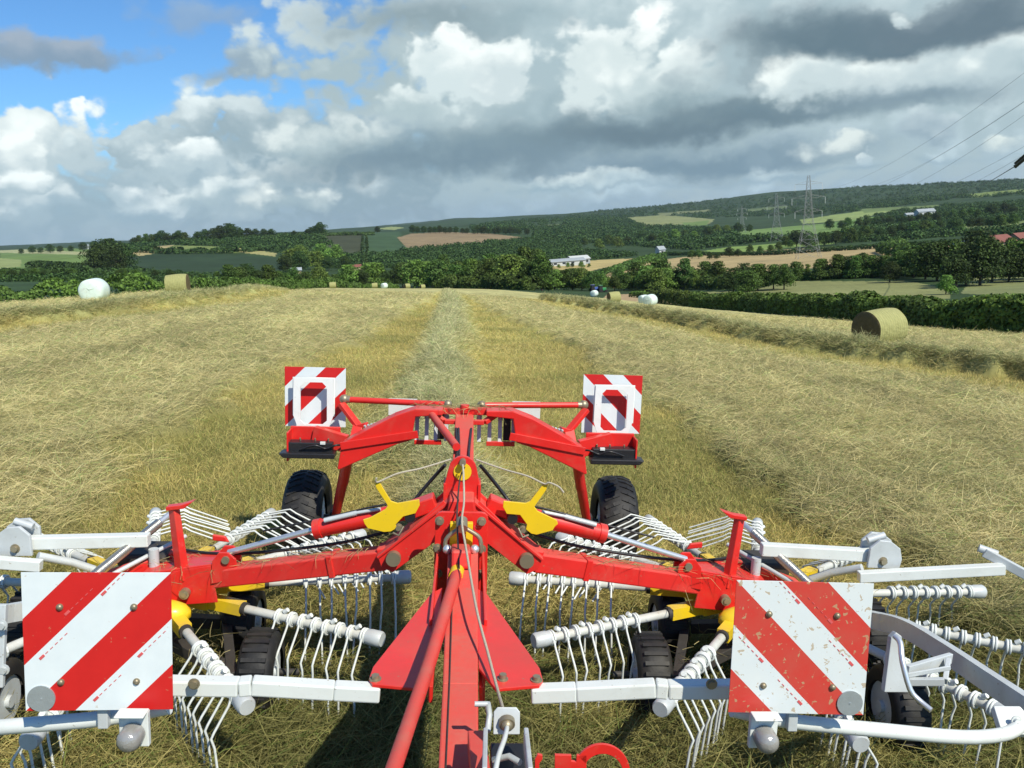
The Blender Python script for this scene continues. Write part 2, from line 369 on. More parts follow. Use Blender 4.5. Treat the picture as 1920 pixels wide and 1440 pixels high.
def field_colour(x, y, row, strip):
    n = fbm(x*.35, y*.35, 4, 51)[..., None]; g = np.clip((fbm(x*1.3, y*1.3, 4, 61)-.54)*6, 0, 1)[..., None]
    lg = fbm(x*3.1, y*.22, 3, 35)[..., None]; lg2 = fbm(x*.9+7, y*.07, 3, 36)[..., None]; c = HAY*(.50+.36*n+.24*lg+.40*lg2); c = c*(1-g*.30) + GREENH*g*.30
    s = strip[..., None]; st = STUB*(.75+.5*n); gg = np.clip((fbm(x*.5, y*.5, 4, 71)-.48)*5, 0, 1)[..., None]
    st = st*(1-gg*.5) + np.array([.25, .25, .08])*gg*.5
    c = c*(1-s) + st*s
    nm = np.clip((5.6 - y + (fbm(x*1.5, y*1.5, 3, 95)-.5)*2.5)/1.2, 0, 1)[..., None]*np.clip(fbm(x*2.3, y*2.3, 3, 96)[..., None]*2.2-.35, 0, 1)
    c = c*(1-nm) + np.array([.165, .16, .055])*nm  # near the rake: greener sward, and shade below it put into the colour
    r = row[..., None]; hr = np.where((np.abs(x+.4) < 3)[..., None], np.array([.47, .445, .23]), np.array([.37, .355, .170]))*(.8+.4*n)
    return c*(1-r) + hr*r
def build_ground():
    pxs = np.concatenate([np.arange(-420, 2340, 2.6)]); azv = np.array([az_el(p, hor(p))[0] for p in pxs])
    lo = np.linspace(-pi, azv[0]-.004, 90); hi = np.linspace(azv[-1]+.004, pi, 90)
    az = np.concatenate([lo, azv, hi])
    ds = [.6]
    while ds[-1] < 6500: ds.append(ds[-1]*(1.012 if ds[-1] > 2 else 1.06))
    ds = np.array(ds)
    x = ds[:, None]*np.sin(az)[None]; y = ds[:, None]*np.cos(az)[None]
    fin = in_poly(x, y, FIELD)
    nf = ds < 300
    z = base_z(x, y); row = np.zeros_like(x); strip = np.zeros_like(x)
    zf, r_, s_ = field_z(x[nf], y[nf]); m = fin[nf]
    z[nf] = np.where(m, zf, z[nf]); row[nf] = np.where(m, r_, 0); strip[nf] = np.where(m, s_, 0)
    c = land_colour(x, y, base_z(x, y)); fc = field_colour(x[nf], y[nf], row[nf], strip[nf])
    dd_ = np.clip((np.hypot(x[nf], y[nf])-8)/45, 0, 1)[..., None]; fc = fc*((.50+.30*row[nf][..., None]) + .42*dd_)*np.array([.92, .98, .85]) if 1 else fc; cn = c[nf]; cn[m] = fc[m]; c[nf] = cn  # ground below the stalks darkened nearby: shade between stems put into its colour
    nr, na = x.shape
    V = np.stack([x, y, z], -1).reshape(-1, 3)
    ij = (np.arange(nr-1)[:, None]*na + np.arange(na-1)[None]).ravel()
    F = np.stack([ij, ij+1, ij+na+1, ij+na], 1)[:, ::-1]
    cc = np.vstack([V, [[0, 0, C0]]]); k = len(V)
    o = np_mesh('ground', V, F, M['ground'], c.reshape(-1, 3), True)
    tag(o, kind='structure')
build_ground()

# ------------------------------------------------------------------ hay and stubble stalks
def stalks(x, y, z, L, w, yaw, tilt, bend, colr):
    """bent ribbons, 2 quads each"""
    n = len(x); dx = np.stack([np.cos(yaw)*np.cos(tilt), np.sin(yaw)*np.cos(tilt), np.sin(tilt)], 1)
    b2 = tilt - bend; dx2 = np.stack([np.cos(yaw+bend*.6)*np.cos(b2), np.sin(yaw+bend*.6)*np.cos(b2), np.sin(b2)], 1)
    roll = rng.uniform(0, pi, n); s0 = np.stack([-np.sin(yaw), np.cos(yaw), np.zeros(n)], 1); upv = np.cross(dx, s0)
    side = s0*np.cos(roll)[:, None] + upv*np.sin(roll)[:, None]
    p0 = np.stack([x, y, z], 1); p1 = p0 + dx*L[:, None]*.5; p2 = p1 + dx2*L[:, None]*.5; hw = side*(w/2)[:, None]
    V = np.stack([p0-hw, p0+hw, p1+hw, p1-hw, p2+hw*.4, p2-hw*.4], 1).reshape(-1, 3)
    b = np.arange(n)[:, None]*6; F = np.concatenate([b+[0, 1, 2, 3], b+[3, 2, 4, 5]])
    return V, F, np.repeat(colr, 6, 0)
def scatter(n, d0, d1, p, a0=-.60, a1=.72):
    u = rng.random(n); d = (d0**(1-p) + u*(d1**(1-p)-d0**(1-p)))**(1/(1-p)); a = rng.uniform(a0, a1, n); return d*np.sin(a), d*np.cos(a), d
def build_hay():
    x, y, d = scatter(900000, 2.2, 75, 1.25)
    # extra stalks in the rows
    ex = []
    for pts, w, h in ROWS:
        pts = np.array(pts); seg = np.hypot(*(pts[1:]-pts[:-1]).T); cum = np.concatenate([[0], np.cumsum(seg)])
        dm = np.hypot(*((pts[1:]+pts[:-1])/2).T); wgt = 1/np.maximum(dm, 6)**1.0*seg*(dm < 110); wgt /= wgt.sum()
        k = rng.choice(len(seg), 115000, p=wgt); t = rng.random(115000); q = pts[k]+(pts[k+1]-pts[k])*t[:, None]
        ex.append(q + rng.normal(0, w*.5, (115000, 2)))
    ex = np.concatenate(ex); x = np.concatenate([x, ex[:, 0]]); y = np.concatenate([y, ex[:, 1]]); d = np.hypot(x, y)
    k = in_poly(x, y, FIELD); x, y, d = x[k], y[k], d[k]
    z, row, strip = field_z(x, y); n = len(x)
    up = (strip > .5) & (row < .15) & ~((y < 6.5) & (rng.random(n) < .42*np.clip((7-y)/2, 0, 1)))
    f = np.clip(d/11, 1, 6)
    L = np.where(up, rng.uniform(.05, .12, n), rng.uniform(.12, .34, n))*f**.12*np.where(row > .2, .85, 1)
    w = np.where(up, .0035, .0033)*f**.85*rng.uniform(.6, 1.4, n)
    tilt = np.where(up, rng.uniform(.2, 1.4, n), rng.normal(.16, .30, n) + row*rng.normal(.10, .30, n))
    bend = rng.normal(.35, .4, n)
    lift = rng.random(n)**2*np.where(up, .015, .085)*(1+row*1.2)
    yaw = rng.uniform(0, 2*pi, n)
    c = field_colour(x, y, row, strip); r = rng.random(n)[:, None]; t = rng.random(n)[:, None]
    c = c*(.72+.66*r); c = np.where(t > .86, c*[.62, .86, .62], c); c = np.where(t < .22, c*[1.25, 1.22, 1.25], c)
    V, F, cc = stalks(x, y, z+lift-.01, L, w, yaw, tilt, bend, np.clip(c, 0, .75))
    o = np_mesh('cut_hay', V, F, M['straw'], cc)
    tag(o, 'loose cut hay and pale stubble spread and raked into rows over the whole field', 'hay', kind='stuff')
    # a few uncut green tufts and big tangled wisps
build_hay()

# ------------------------------------------------------------------ foliage
def leafmat(name, c, c2):
    s = NT(name); g = s.n('ShaderNodeNewGeometry'); oi = s.n('ShaderNodeObjectInfo')
    r = g.outputs['Random Per Island']
    v = s.mix(r, tuple(x*.55 for x in c), tuple(x*1.5 for x in c2)); n = s.noise(.22, 3)
    v = s.mix(s.ramp(n, [(.35, (0,)*3), (.65, (1,)*3)]), v, s.mix(1., v, (1.25, 1.3, .9), 'MULTIPLY'))
    hs = s.n('ShaderNodeHueSaturation'); s.l(v, hs.inputs['Color'])
    s.l(s.math('ADD', s.math('MULTIPLY', oi.outputs['Random'], .5), .75), hs.inputs['Value']); s.l(s.math('ADD', s.math('MULTIPLY', oi.outputs['Random'], .04), .48), hs.inputs['Hue'])
    s.l(hs.outputs[0], s.b.inputs['Base Color']); s.b.inputs['Roughness'].default_value = .7; s.b.inputs['Specular IOR Level'].default_value = .2
    tr = s.n('ShaderNodeBsdfTranslucent'); s.l(hs.outputs[0], tr.inputs['Color']); mx = s.n('ShaderNodeMixShader'); mx.inputs[0].default_value = .25
    s.l(s.b.outputs[0], mx.inputs[1]); s.l(tr.outputs[0], mx.inputs[2]); s.l(mx.outputs[0], s.t.nodes['Material Output'].inputs['Surface'])
    return s.m
M['leaf'] = leafmat('broadleaf_foliage', (.050, .085, .022), (.075, .125, .030))
M['leaf_light'] = leafmat('light_green_foliage', (.10, .16, .035), (.13, .20, .045))
M['leaf_dark'] = leafmat('dark_foliage', (.026, .046, .016), (.046, .074, .023))
M['hedge'] = leafmat('hedge_foliage', (.060, .095, .024), (.09, .135, .032))
M['bark'] = plain('bark', (.09, .07, .05), .9, 0, 3, .3, .6)
def leaf_quads(P, N, size, fold=True):
    """one small quad per point, roughly facing N"""
    n = len(P); r = rng.normal(0, .55, (n, 3)); nn = N + r; nn /= np.linalg.norm(nn, axis=1)[:, None]
    a = np.cross(nn, rng.normal(0, 1, (n, 3))); a /= np.linalg.norm(a, axis=1)[:, None]; b = np.cross(nn, a)
    s = size*rng.uniform(.6, 1.3, n)[:, None]
    V = np.stack([P-a*s-b*s*.3, P+b*s*.7-a*s*.1, P+a*s+b*s*.25, P-b*s*.75+a*s*.1], 1).reshape(-1, 3)
    return V, np.arange(n*4).reshape(-1, 4)
def lobes_cloud(lobes, n, jit=.12):
    """points over the shells of many lobes"""
    L = np.array(lobes); wgt = (L[:, 3]**2); k = rng.choice(len(L), n, p=wgt/wgt.sum())
    d = rng.normal(0, 1, (n, 3)); d /= np.linalg.norm(d, axis=1)[:, None]; d[:, 2] = np.where(d[:, 2] < -.45, -d[:, 2], d[:, 2])
    r = L[k, 3]*(1 + rng.normal(0, jit, n)); P = L[k, :3] + d*r[:, None]*np.array([1, 1, .85]); return P, d
def crown_mesh(name, h, wd, nl, nq, q, mat, low=.12, cone=0):
    lobes = []
    for i in range(nl):
        t = rng.random(); zc = h*(low + (1-low)*(.12+.76*t)); prof = (sin(pi*min(1, .18+.82*t)**.8))**.6*(1-cone*t)
        rr = wd/2*prof; a = rng.uniform(0, 2*pi); q_ = rng.uniform(.25, .85)*rr
        lobes.append((q_*cos(a), q_*sin(a), zc, wd*rng.uniform(.13, .24)))
    P, N = lobes_cloud(lobes, nq); P[:, 2] = np.clip(P[:, 2], h*low*.6, h)
    V, F = leaf_quads(P, N, q)
    # dark inner mass so the crown is not see-through everywhere
    o = np_mesh(name, V, F, mat); return o
def trunk_mb(h, wd, low):
    m = MB(); r = h*.028
    m.tube([(0, 0, -1.0), (0, 0, h*.1), (r*.6, 0, h*.3), (-r, r, h*.6), (0, 0, h*.8)], [r*1.3, r, r*.8, r*.5, r*.15], 7)
    for i in range(6):
        a = i*1.05+.3; z0 = h*(.22+.07*i); m.tube([(0, 0, z0), (cos(a)*wd*.18, sin(a)*wd*.18, z0+h*.1), (cos(a)*wd*.33, sin(a)*wd*.33, z0+h*.22)], [r*.5, r*.35, r*.12], 5)
    return m
PROTO = []
for i, (h, wd, nl, nq, q, mt, low, cone) in enumerate([
        (10, 9, 34, 3600, .30, 'leaf', .06, 0), (9, 10.5, 38, 3600, .30, 'leaf', .03, 0), (12, 8.5, 34, 3400, .30, 'leaf', .08, .15),
        (8, 9, 30, 3000, .28, 'leaf_light', .04, 0), (11, 11, 42, 4200, .30, 'leaf_dark', .06, 0), (13, 7, 30, 3000, .28, 'leaf_light', .1, .2)]):
    root = empty('tree', (0, 0, 0)); cr = crown_mesh('crown', h, wd, nl, nq, q, M[mt], low, cone); cr.parent = root
    tr = trunk_mb(h, wd, low).build('trunk', M['bark'], root); PROTO.append([root, h, False])
def copy_tree(root):
    r = root.copy(); col.objects.link(r)
    for ch in root.children: c = ch.copy(); col.objects.link(c); c.parent = r
    return r
# (bearing, distance, height, kind, label)
KIND = ['rounded mid green', 'broad spreading mid green', 'tall mid green', 'small bright green', 'large dark green', 'slender light green']
LABELS = {}
def HS(d): return .66 if d < 345 else (.60 if d < 700 else .50)
def plant(px, d, h, kind, where, group, drop=0):
    root, h0, used = PROTO[kind]; r = root if not used else copy_tree(root); PROTO[kind][2] = True
    p = at(px, d); h = h*HS(d); s = h/h0; r.location = (p[0], p[1], p[2]-drop); r.scale = (s*random.uniform(.92, 1.15), s*random.uniform(.92, 1.15), s)
    r.rotation_euler = (0, 0, random.uniform(0, 6.28)); LABELS.setdefault((kind, where, group), []).append((px, r)); return r
def row_of(a, b, da, db, n, h, kinds, where, group, jd=8):
    for i in range(n):
        t = (i+random.uniform(-.3, .3))/(max(n-1, 1)); plant(a+(b-a)*t, da+(db-da)*t+random.uniform(-jd, jd), h*random.uniform(.75, 1.2), random.choice(kinds), where, group)
# valley tree belt right behind the field, from the crest to the right
row_of(815, 1010, 280, 235, 15, 13.5, [0, 2, 3, 5], 'in the belt just over the crest of the hay field', 'trees of the belt beyond the field', 10)
row_of(830, 1000, 310, 270, 9, 17, [0, 3, 2, 5], 'behind the belt over the crest of the hay field', 'trees of the belt beyond the field', 10)
row_of(1010, 1260, 265, 262, 14, 8.4, [0, 1, 3], 'in the belt beyond the narrow pale stubble strip', 'trees of the belt beyond the field', 6)
row_of(1020, 1180, 300, 310, 7, 7.5, [0, 2], 'in the belt below the golden stubble field', 'trees of the belt beyond the field', 8)
for px, d, h, k in ((1208, 262, 11, 3), (1225, 255, 10, 3), (1190, 275, 13, 0), (1232, 280, 14, 1), (1282, 262, 13.5, 2), (1320, 262, 11, 0), (1345, 255, 10.5, 0), (1300, 245, 8.5, 5)):
    plant(px, d, h, k, 'beside the gap in the valley belt', 'trees of the belt beyond the field')
for px, d, h, k in ((1395, 215, 9.5, 4), (1420, 205, 9, 1), (1450, 205, 8.5, 0), (1470, 200, 8.5, 0), (1400, 190, 7.5, 1), (1373, 205, 8.5, 4), (1492, 238, 7.6, 0), (1515, 240, 6.5, 5), (1540, 236, 8, 1), (1572, 236, 9.4, 0), (1605, 234, 8.5, 1), (1590, 246, 8, 4),
                    (1638, 234, 8.5, 0), (1660, 232, 8, 1), (1690, 228, 9.8, 0), (1717, 224, 10, 1), (1620, 246, 9, 0), (1672, 208, 7, 4), (1740, 215, 12, 0), (1762, 205, 12.5, 4), (1790, 205, 13, 0), (1818, 185, 12, 4), (1845, 180, 13.5, 4), (1800, 175, 9, 4), (1868, 195, 12, 0), (1900, 190, 10, 4), (1935, 200, 12, 1), (1970, 190, 12, 4), (1835, 250, 15, 4), (1780, 150, 4.5, 3)):
    plant(px, d, h, k, 'standing round the small meadow behind the long hedge', 'trees round the meadow')
# left of the crest
row_of(420, 640, 250, 300, 13, 8.5, [0, 1, 3, 4], 'in the hollow behind the left end of the hay field', 'trees in the hollow on the left')
row_of(650, 800, 300, 300, 10, 12, [0, 3, 4, 3], 'in the hollow just left of the field crest', 'trees in the hollow on the left')
row_of(-60, 420, 300, 330, 26, 4.6, [4, 0, 4, 1], 'along the foot of the dark hillside on the left', 'trees in the hollow on the left')
for px, d, h, k in ((200, 520, 30, 4), (178, 500, 24, 4), (222, 540, 26, 4), (210, 470, 20, 4)):
    plant(px, d, h, k, 'in the tall dark clump between the white bale and the skyline', 'tall dark clump of trees')
for px, d, h, k in ((540, 560, 20, 3), (560, 600, 22, 3), (600, 620, 22, 3), (625, 640, 20, 3), (585, 540, 18, 3), (555, 500, 19, 4), (530, 490, 16, 4), (610, 520, 13, 4), (640, 520, 14, 4)):
    plant(px, d, h, k, 'around the hidden farm in the middle of the left hillside', 'trees round the hillside farm')
# skyline trees on the ridge, left
row_of(40, 250, 1500, 1250, 12, 22, [4], 'in the far wood on the left skyline', 'trees along the left skyline')
row_of(250, 350, 1100, 1020, 10, 26, [4, 0], 'on the skyline above the pale hill field', 'trees along the left skyline')
for px, h in ((372, 22), (385, 26), (400, 27), (415, 32), (428, 36), (438, 34), (450, 24), (465, 24), (480, 22), (495, 21), (510, 20)):
    plant(px, 1010, h, 4, 'in the tall group on the ridge left of the centre', 'trees along the left skyline')
for px, h in ((582, 20), (590, 22), (597, 25), (602, 30), (552, 14), (535, 11), (577, 16)):
    plant(px, 1010, h, 4, 'beside the lone tree on the bare ridge', 'trees along the left skyline')
plant(708, 1300, 20, 4, 'alone on the little pale hilltop on the skyline', 'trees along the left skyline')
row_of(775, 985, 1180, 1250, 22, 20, [4], 'in the belt above the ploughed brown field', 'trees above the brown field')
# valley trees far right
row_of(1290, 1480, 520, 600, 11, 9, [4, 0], 'on the hedge line behind the wide brown field', 'trees of the right valley', 30)
row_of(1470, 1900, 620, 700, 24, 16, [4, 0, 4, 1], 'in the dark valley wood left of the farm buildings', 'trees of the right valley', 40)
row_of(1560, 1900, 950, 1000, 22, 20, [4, 0], 'below the white farmhouse across the valley', 'trees of the right valley', 60)
row_of(1100, 1400, 900, 1100, 16, 22, [4, 0, 3], 'in the valley between the white house and the hills', 'trees of the right valley', 80)
row_of(975, 1105, 515, 530, 9, 5, [0, 3, 4], 'in front of the long white sheds', 'trees by the white sheds')
row_of(1860, 1990, 285, 300, 5, 9, [0, 3], 'in front of the red roofed barn', 'trees by the barn')
POS = ['leftmost', 'second from left', 'third from left', 'fourth from left', 'fifth from left', 'sixth from left', 'seventh from left', 'eighth from left', 'ninth from left', 'tenth from left', 'eleventh from left', 'twelfth from left',
       'thirteenth from left', 'fourteenth from left', 'fifteenth from left', 'sixteenth from left', 'seventeenth from left', 'eighteenth from left', 'nineteenth from left', 'twentieth from left']
for (kind, where, group), lst in LABELS.items():
    lst.sort(key=lambda t: t[0])
    for i, (px, r) in enumerate(lst):
        lab = KIND[kind] + ' tree ' + where
        if len(lst) > 1: lab = KIND[kind] + ' tree, ' + POS[min(i, 19)] + ' of its look ' + where
        tag(r, ' '.join(lab.split()[:16]), 'tree', group)

# ------------------------------------------------------------------ hedges, each a thing
def hedge(pts, h, wd, n, q, mat, label, name='hedge', jag=.25, group=None):
    pts = np.array(pts); seg = np.hypot(*(pts[1:]-pts[:-1]).T)
    k = rng.choice(len(seg), n, p=seg/seg.sum()); t = rng.random(n)[:, None]; c = pts[k] + (pts[k+1]-pts[k])*t
    dr = (pts[k+1]-pts[k])/seg[k][:, None]; nr = np.stack([-dr[:, 1], dr[:, 0]], 1)
    th = rng.uniform(-.15, pi+.15, n); hl = h*(1-jag/2 + jag*2*(fbm(c[:, 0]/h*.9, c[:, 1]/h*.9, 3, 77)-.5)); wl = wd/2*(.8+.5*fbm(c[:, 0]/h*1.4, c[:, 1]/h*1.4, 2, 78))
    r = 1-np.abs(rng.normal(0, .12, n)); sp = np.sign(np.cos(th))*np.abs(np.cos(th))**.5; sz = np.abs(np.sin(th))**.5
    off = nr*(sp*wl*r)[:, None]; P = np.stack([c[:, 0]+off[:, 0], c[:, 1]+off[:, 1], base_z(c[:, 0], c[:, 1]) + sz*hl*r - .1], 1)
    N = np.stack([nr[:, 0]*sp, nr[:, 1]*sp, sz], 1); V, F = leaf_quads(P, N, q)
    return tag(np_mesh(name, V, F, mat), label, 'hedge', group)
def L_(pts): return [tuple(at(p, d)[:2]) for p, d in pts]
hedge(L_([(1300, 118), (1400, 103), (1560, 75), (1700, 63), (1920, 52), (2300, 43)]), 2.45, 2.2, 60000, .14, M['hedge'], 'long clipped dark hedge bordering the hay field behind the right round bale')
hedge(L_([(1225, 150), (1270, 128), (1310, 119)]), 2.6, 2.4, 9000, .16, M['hedge'], 'rough bushy hedge end right of the small white bales')
hedge(L_([(1180, 190), (1400, 150)]), 1.6, 1.6, 7000, .2, M['hedge'], 'low hedge below the pale stubble strip')
hedge(L_([(-500, 74), (0, 72), (180, 72), (330, 80), (470, 112), (560, 165)]), 1.9, 3.0, 40000, .12, M['hedge'], 'overgrown green hedge behind the two left round bales', jag=.6)
hedge(L_([(560, 180), (640, 235), (730, 262)]), 2.4, 3.5, 12000, .25, M['hedge'], 'bushy hedge behind the tiny distant bales', jag=.6)
hedge(L_([(1010, 292), (1140, 300), (1260, 278), (1370, 225)]), 4, 5, 9000, .4, M['leaf'], 'thick undergrowth hedge at the foot of the valley trees', jag=.6)
hedge(L_([(820, 262), (1010, 222)]), 5, 7, 12000, .35, M['leaf'], 'undergrowth hedge in front of the trees past the crest', jag=.7)
hedge(L_([(1130, 400), (1190, 520), (1240, 610)]), 4, 7, 5000, .6, M['leaf'], 'curving hedge between the golden and the brown stubble')
hedge(L_([(1240, 640), (1480, 520), (1700, 480), (1850, 440), (1990, 420)]), 2.8, 5, 12000, .5, M['leaf_dark'], 'dark hedge along the top of the wide brown field')
hedge(L_([(1690, 470), (1665, 420), (1680, 380), (1720, 350)]), 5, 8, 6000, .6, M['leaf'], 'curved hedge at the right end of the brown field')
hedge(L_([(1480, 240), (1700, 236), (1860, 215), (1990, 212)]), 2.4, 5, 12000, .4, M['leaf'], 'hedge behind the small meadow below the brown field', jag=.6)
hedge(L_([(1720, 330), (1860, 320), (1990, 300)]), 4, 8, 8000, .5, M['leaf'], 'hedge in front of the farm buildings on the right')
hedge(L_([(170, 505), (120, 560), (60, 620)]), 5, 10, 3000, .8, M['leaf_dark'], 'dark hedge across the left green fields')
hedge(L_([(-100, 330), (90, 330), (200, 400), (250, 450)]), 3.5, 10, 7000, .8, M['leaf_dark'], 'dark tree hedge below the left green fields', jag=.6)
hedge(L_([(250, 860), (330, 800), (440, 780), (520, 820), (600, 900)]), 6, 14, 6000, 1.0, M['leaf_dark'], 'dark hedge under the small pale ridge fields', jag=.7)
hedge(L_([(450, 990), (700, 1000)]), 4, 12, 4000, 1.0, M['leaf_dark'], 'thin hedge drawn along the bare ridge')
hedge(L_([(676, 560), (679, 700), (682, 940)]), 4, 6, 2000, .8, M['leaf_dark'], 'hedge dividing the two dark hillside fields')

# ------------------------------------------------------------------ far woodland (one mass of crowns nobody could count)
WOODS = [([(560, 480), (700, 478), (800, 466), (900, 456), (1000, 447), (1080, 450), (1090, 470), (1200, 480), (1020, 495), (820, 500), (640, 505)], 330, 1400, 2800, 5, 8),
         ([(1000, 430), (1120, 405), (1160, 400), (1200, 408), (1260, 425), (1400, 432), (1540, 425), (1560, 440), (1300, 468), (1080, 455), (1000, 446)], 500, 2600, 3200, 7, 12),
         ([(880, 425), (960, 414), (1100, 400), (1140, 388), (1400, 370), (1600, 352), (1760, 338), (1980, 326), (1980, 364), (1800, 372), (1700, 385), (1560, 402), (1340, 408), (1200, 412), (1100, 425), (900, 438)], 1300, 5500, 5600, 8, 14),
         ([(1640, 395), (1760, 385), (1980, 375), (1980, 445), (1850, 440), (1700, 450), (1600, 455), (1480, 455), (1560, 440)], 520, 2000, 2600, 5, 9),
         ([(40, 460), (250, 440), (470, 430), (600, 445), (620, 460), (540, 475), (440, 465), (300, 460), (200, 475), (120, 470)], 560, 1600, 1700, 6, 10),
         ([(0, 505), (120, 505), (240, 500), (420, 520), (560, 510), (560, 530), (0, 540)], 260, 700, 1300, 2, 4)]
def build_woods():
    Vs = []; Fs = []; off = 0
    for poly, d0, d1, n, h0, h1 in WOODS:
        q = np.array(poly); k = 0; pts = []
        for _ in range(60):
            px = rng.uniform(q[:, 0].min(), q[:, 0].max(), 3000); d = np.exp(rng.uniform(math.log(d0), math.log(d1), 3000))
            a = np.array([az_el(p, hor(p))[0] for p in (px[:1])])
            aa = np.interp(px, PXG, AZG); x = d*np.sin(aa); y = d*np.cos(aa); z = base_z(x, y); sx, sy = px_of(x, y, z)
            m = in_poly(sx, sy, poly)
            for P_, _, _, c_ in PATCH:
                if sum(c_) > .2: m &= ~in_poly(sx, sy, P_)
            pts.append(np.stack([x, y, z], 1)[m]); k += m.sum()
            if k > n: break
        pts = np.concatenate(pts)[:n]; m = len(pts)
        if not m: continue
        H = rng.uniform(h0, h1, m); per = 40
        dirs = rng.normal(0, 1, (m, per, 3)); dirs /= np.linalg.norm(dirs, axis=2)[..., None]; dirs[..., 2] = np.abs(dirs[..., 2])
        P = pts[:, None] + dirs*np.stack([H*.50, H*.50, H*.52], 1)[:, None]*rng.uniform(.7, 1.1, (m, per, 1))
        dd = np.hypot(pts[:, 0], pts[:, 1])
        V, F = leaf_quads(P.reshape(-1, 3), dirs.reshape(-1, 3), 1.0)
        c = np.repeat(P.reshape(-1, 3), 4, 0); V = c + (V-c)*np.repeat(np.repeat(H*.105, per), 4)[:, None]
        Vs.append(V); Fs.append(F+off); off += len(V)
    o = np_mesh('woodland', np.concatenate(Vs), np.concatenate(Fs), M['leaf_dark'])
    tag(o, 'dark woods massed over the far hillsides and valley', 'woodland', kind='stuff')
PXG = np.arange(-900, 2900, 10.); AZG = np.array([az_el(p, hor(p))[0] for p in PXG])
build_woods()

# ------------------------------------------------------------------ bales
def hay_mat(name, c, bs=.9):
    s = NT(name); tc = s.n('ShaderNodeTexCoord'); mp = s.n('ShaderNodeMapping'); mp.inputs['Scale'].default_value = (30, 3, 3); s.l(tc.outputs['Object'], mp.inputs[0])
    n1 = s.noise(1.6, 8, mp.outputs[0], .7); n2 = s.noise(9, 8)
    wv = s.n('ShaderNodeTexWave'); wv.inputs['Scale'].default_value = 3.2; wv.inputs['Distortion'].default_value = 2.5; wv.inputs['Detail'].default_value = 4; s.l(s.co.outputs['Object'] if hasattr(s, 'co') else tc.outputs['Object'], wv.inputs['Vector']); v = s.mix(n1, tuple(x*.38 for x in c), tuple(x*1.5 for x in c)); v = s.mix(s.math('MULTIPLY', wv.outputs['Fac'], .35), v, tuple(x*.55 for x in c)); v = s.mix(n2, v, s.mix(1., v, (.6, .65, .6), 'MULTIPLY'))
    s.l(v, s.b.inputs['Base Color']); s.b.inputs['Roughness'].default_value = .85; s.bump(n2, bs, .05); return s.m
M['bale'] = hay_mat('net_wrapped_hay', (.44, .42, .17)); M['bale_end'] = hay_mat('rough_hay_end', (.17, .125, .055), 1.)
M['wrap'] = paint('pale_bale_wrap', (.66, .78, .70), .3, damt=.04, wear=.05, spec=.5)
def bale(px, d, axis, wrapped, label, dz=0):
    p = at(px+6, d); r = .64; L = 1.22; m = MB(); n = 40; rings = [(-L/2, .0), (-L/2, .5), (-L/2+.01, .80), (-L/2+.05, .95)] if wrapped else [(-L/2+.02, .93)]
    prof = ([(-L/2-.03, .02), (-L/2-.03, .5), (-L/2, .82), (-L/2+.06, .95)] if wrapped else [(-L/2, .96)]) + [(-L/4, 1.0), (0, 1.012), (L/4, 1.0)] + ([(L/2-.06, .95), (L/2, .82), (L/2+.03, .5), (L/2+.03, .02)] if wrapped else [(L/2, .96)])
    vs = []
    for (x, k) in prof:
        for i in range(n):
            a = 2*pi*i/n; rr = r*k*(1+.012*sin(3*a+x*4+px)+.008*sin(7*a+px)); zz = sin(a)*rr
            vs.append((x, cos(a)*rr, max(zz, -r*.93)))
    fs = [(i*n+k, i*n+(k+1) % n, (i+1)*n+(k+1) % n, (i+1)*n+k) for i in range(len(prof)-1) for k in range(n)]
    m.add(vs, fs, True); rt = empty('hay_bale' if not wrapped else 'wrapped_bale', (p[0], p[1], p[2]+r*.93+dz), axis, label, 'bale', 'round bales left on the field')
    m.build('bale_roll' if not wrapped else 'plastic_wrap', M['wrap'] if wrapped else M['bale'], rt)
    if not wrapped:
        for s_ in (-1, 1):
            e = MB(); rr_ = [1, .96, .7, .4, .12]; vs = []
            for j, k in enumerate(rr_):
                for i in range(n):
                    a = 2*pi*i/n; q = r*.96*k; vs.append((s_*(L/2+[0, .015, .03, .02, .035][j]+.012*sin(9*a+j*2)*(j > 0)), cos(a)*q, max(sin(a)*q, -r*.93)))
            fs = [(i*n+k, i*n+(k+1) % n, (i+1)*n+(k+1) % n, (i+1)*n+k) for i in range(4) for k in range(n)] + [tuple(4*n+k for k in range(n))]
            e.add(vs, fs, True).build('bale_end', M['bale_end'], rt)
    else:
        w = MB()
        for k in range(4): w.tube([(L/2+.035, -.25+.1*k, .1), (L/2+.05, -.1+.08*k, .02*k), (L/2+.03, .2, -.05*k)], .016, 5)
        w.tube([(-L/2-.03, .1, .2), (-L/2-.05, 0, .1), (-L/2-.035, -.1, .12), (-L/2-.03, -.25, .15)], .018, 5); w.build('wrap_fold', M['wrap'], rt)
def az_of(px): return az_el(px, hor(px))[0]
bale(1648, 30.6, .37, False, 'nearest hay bale with a dark end facing left, by the right hay row')
bale(316, 56, .10, False, 'golden hay bale seen side-on beside the left hedge')
bale(158, 50.5, 1.57, True, 'large pale wrapped bale nearest the left edge, end towards us')
bale(1139, 96, .20, False, 'hay bale with dark end standing left of a pale wrapped bale')
bale(1208, 92, .84, True, 'pale wrapped bale beyond the right hay row, right of the dark-ended bale')
bale(1196, 122, .5, True, 'small pale wrapped bale half hidden behind a larger wrapped one')
bale(1102, 165, .9, True, 'tiny pale wrapped bale left of the dark-ended hay bale')
bale(705, 200, .9, True, 'tiny pale wrapped bale near the field crest')
bale(687, 198, .1, False, 'tiny golden bale just left of the tiny wrapped one')
bale(608, 170, .1, False, 'tiny golden bale farthest left near the crest hedge')
bale(748, 215, .5, False, 'tiny dark-ended bale right of the tiny wrapped one')
bale(777, 238, .5, False, 'farthest tiny bale on the very crest of the field')

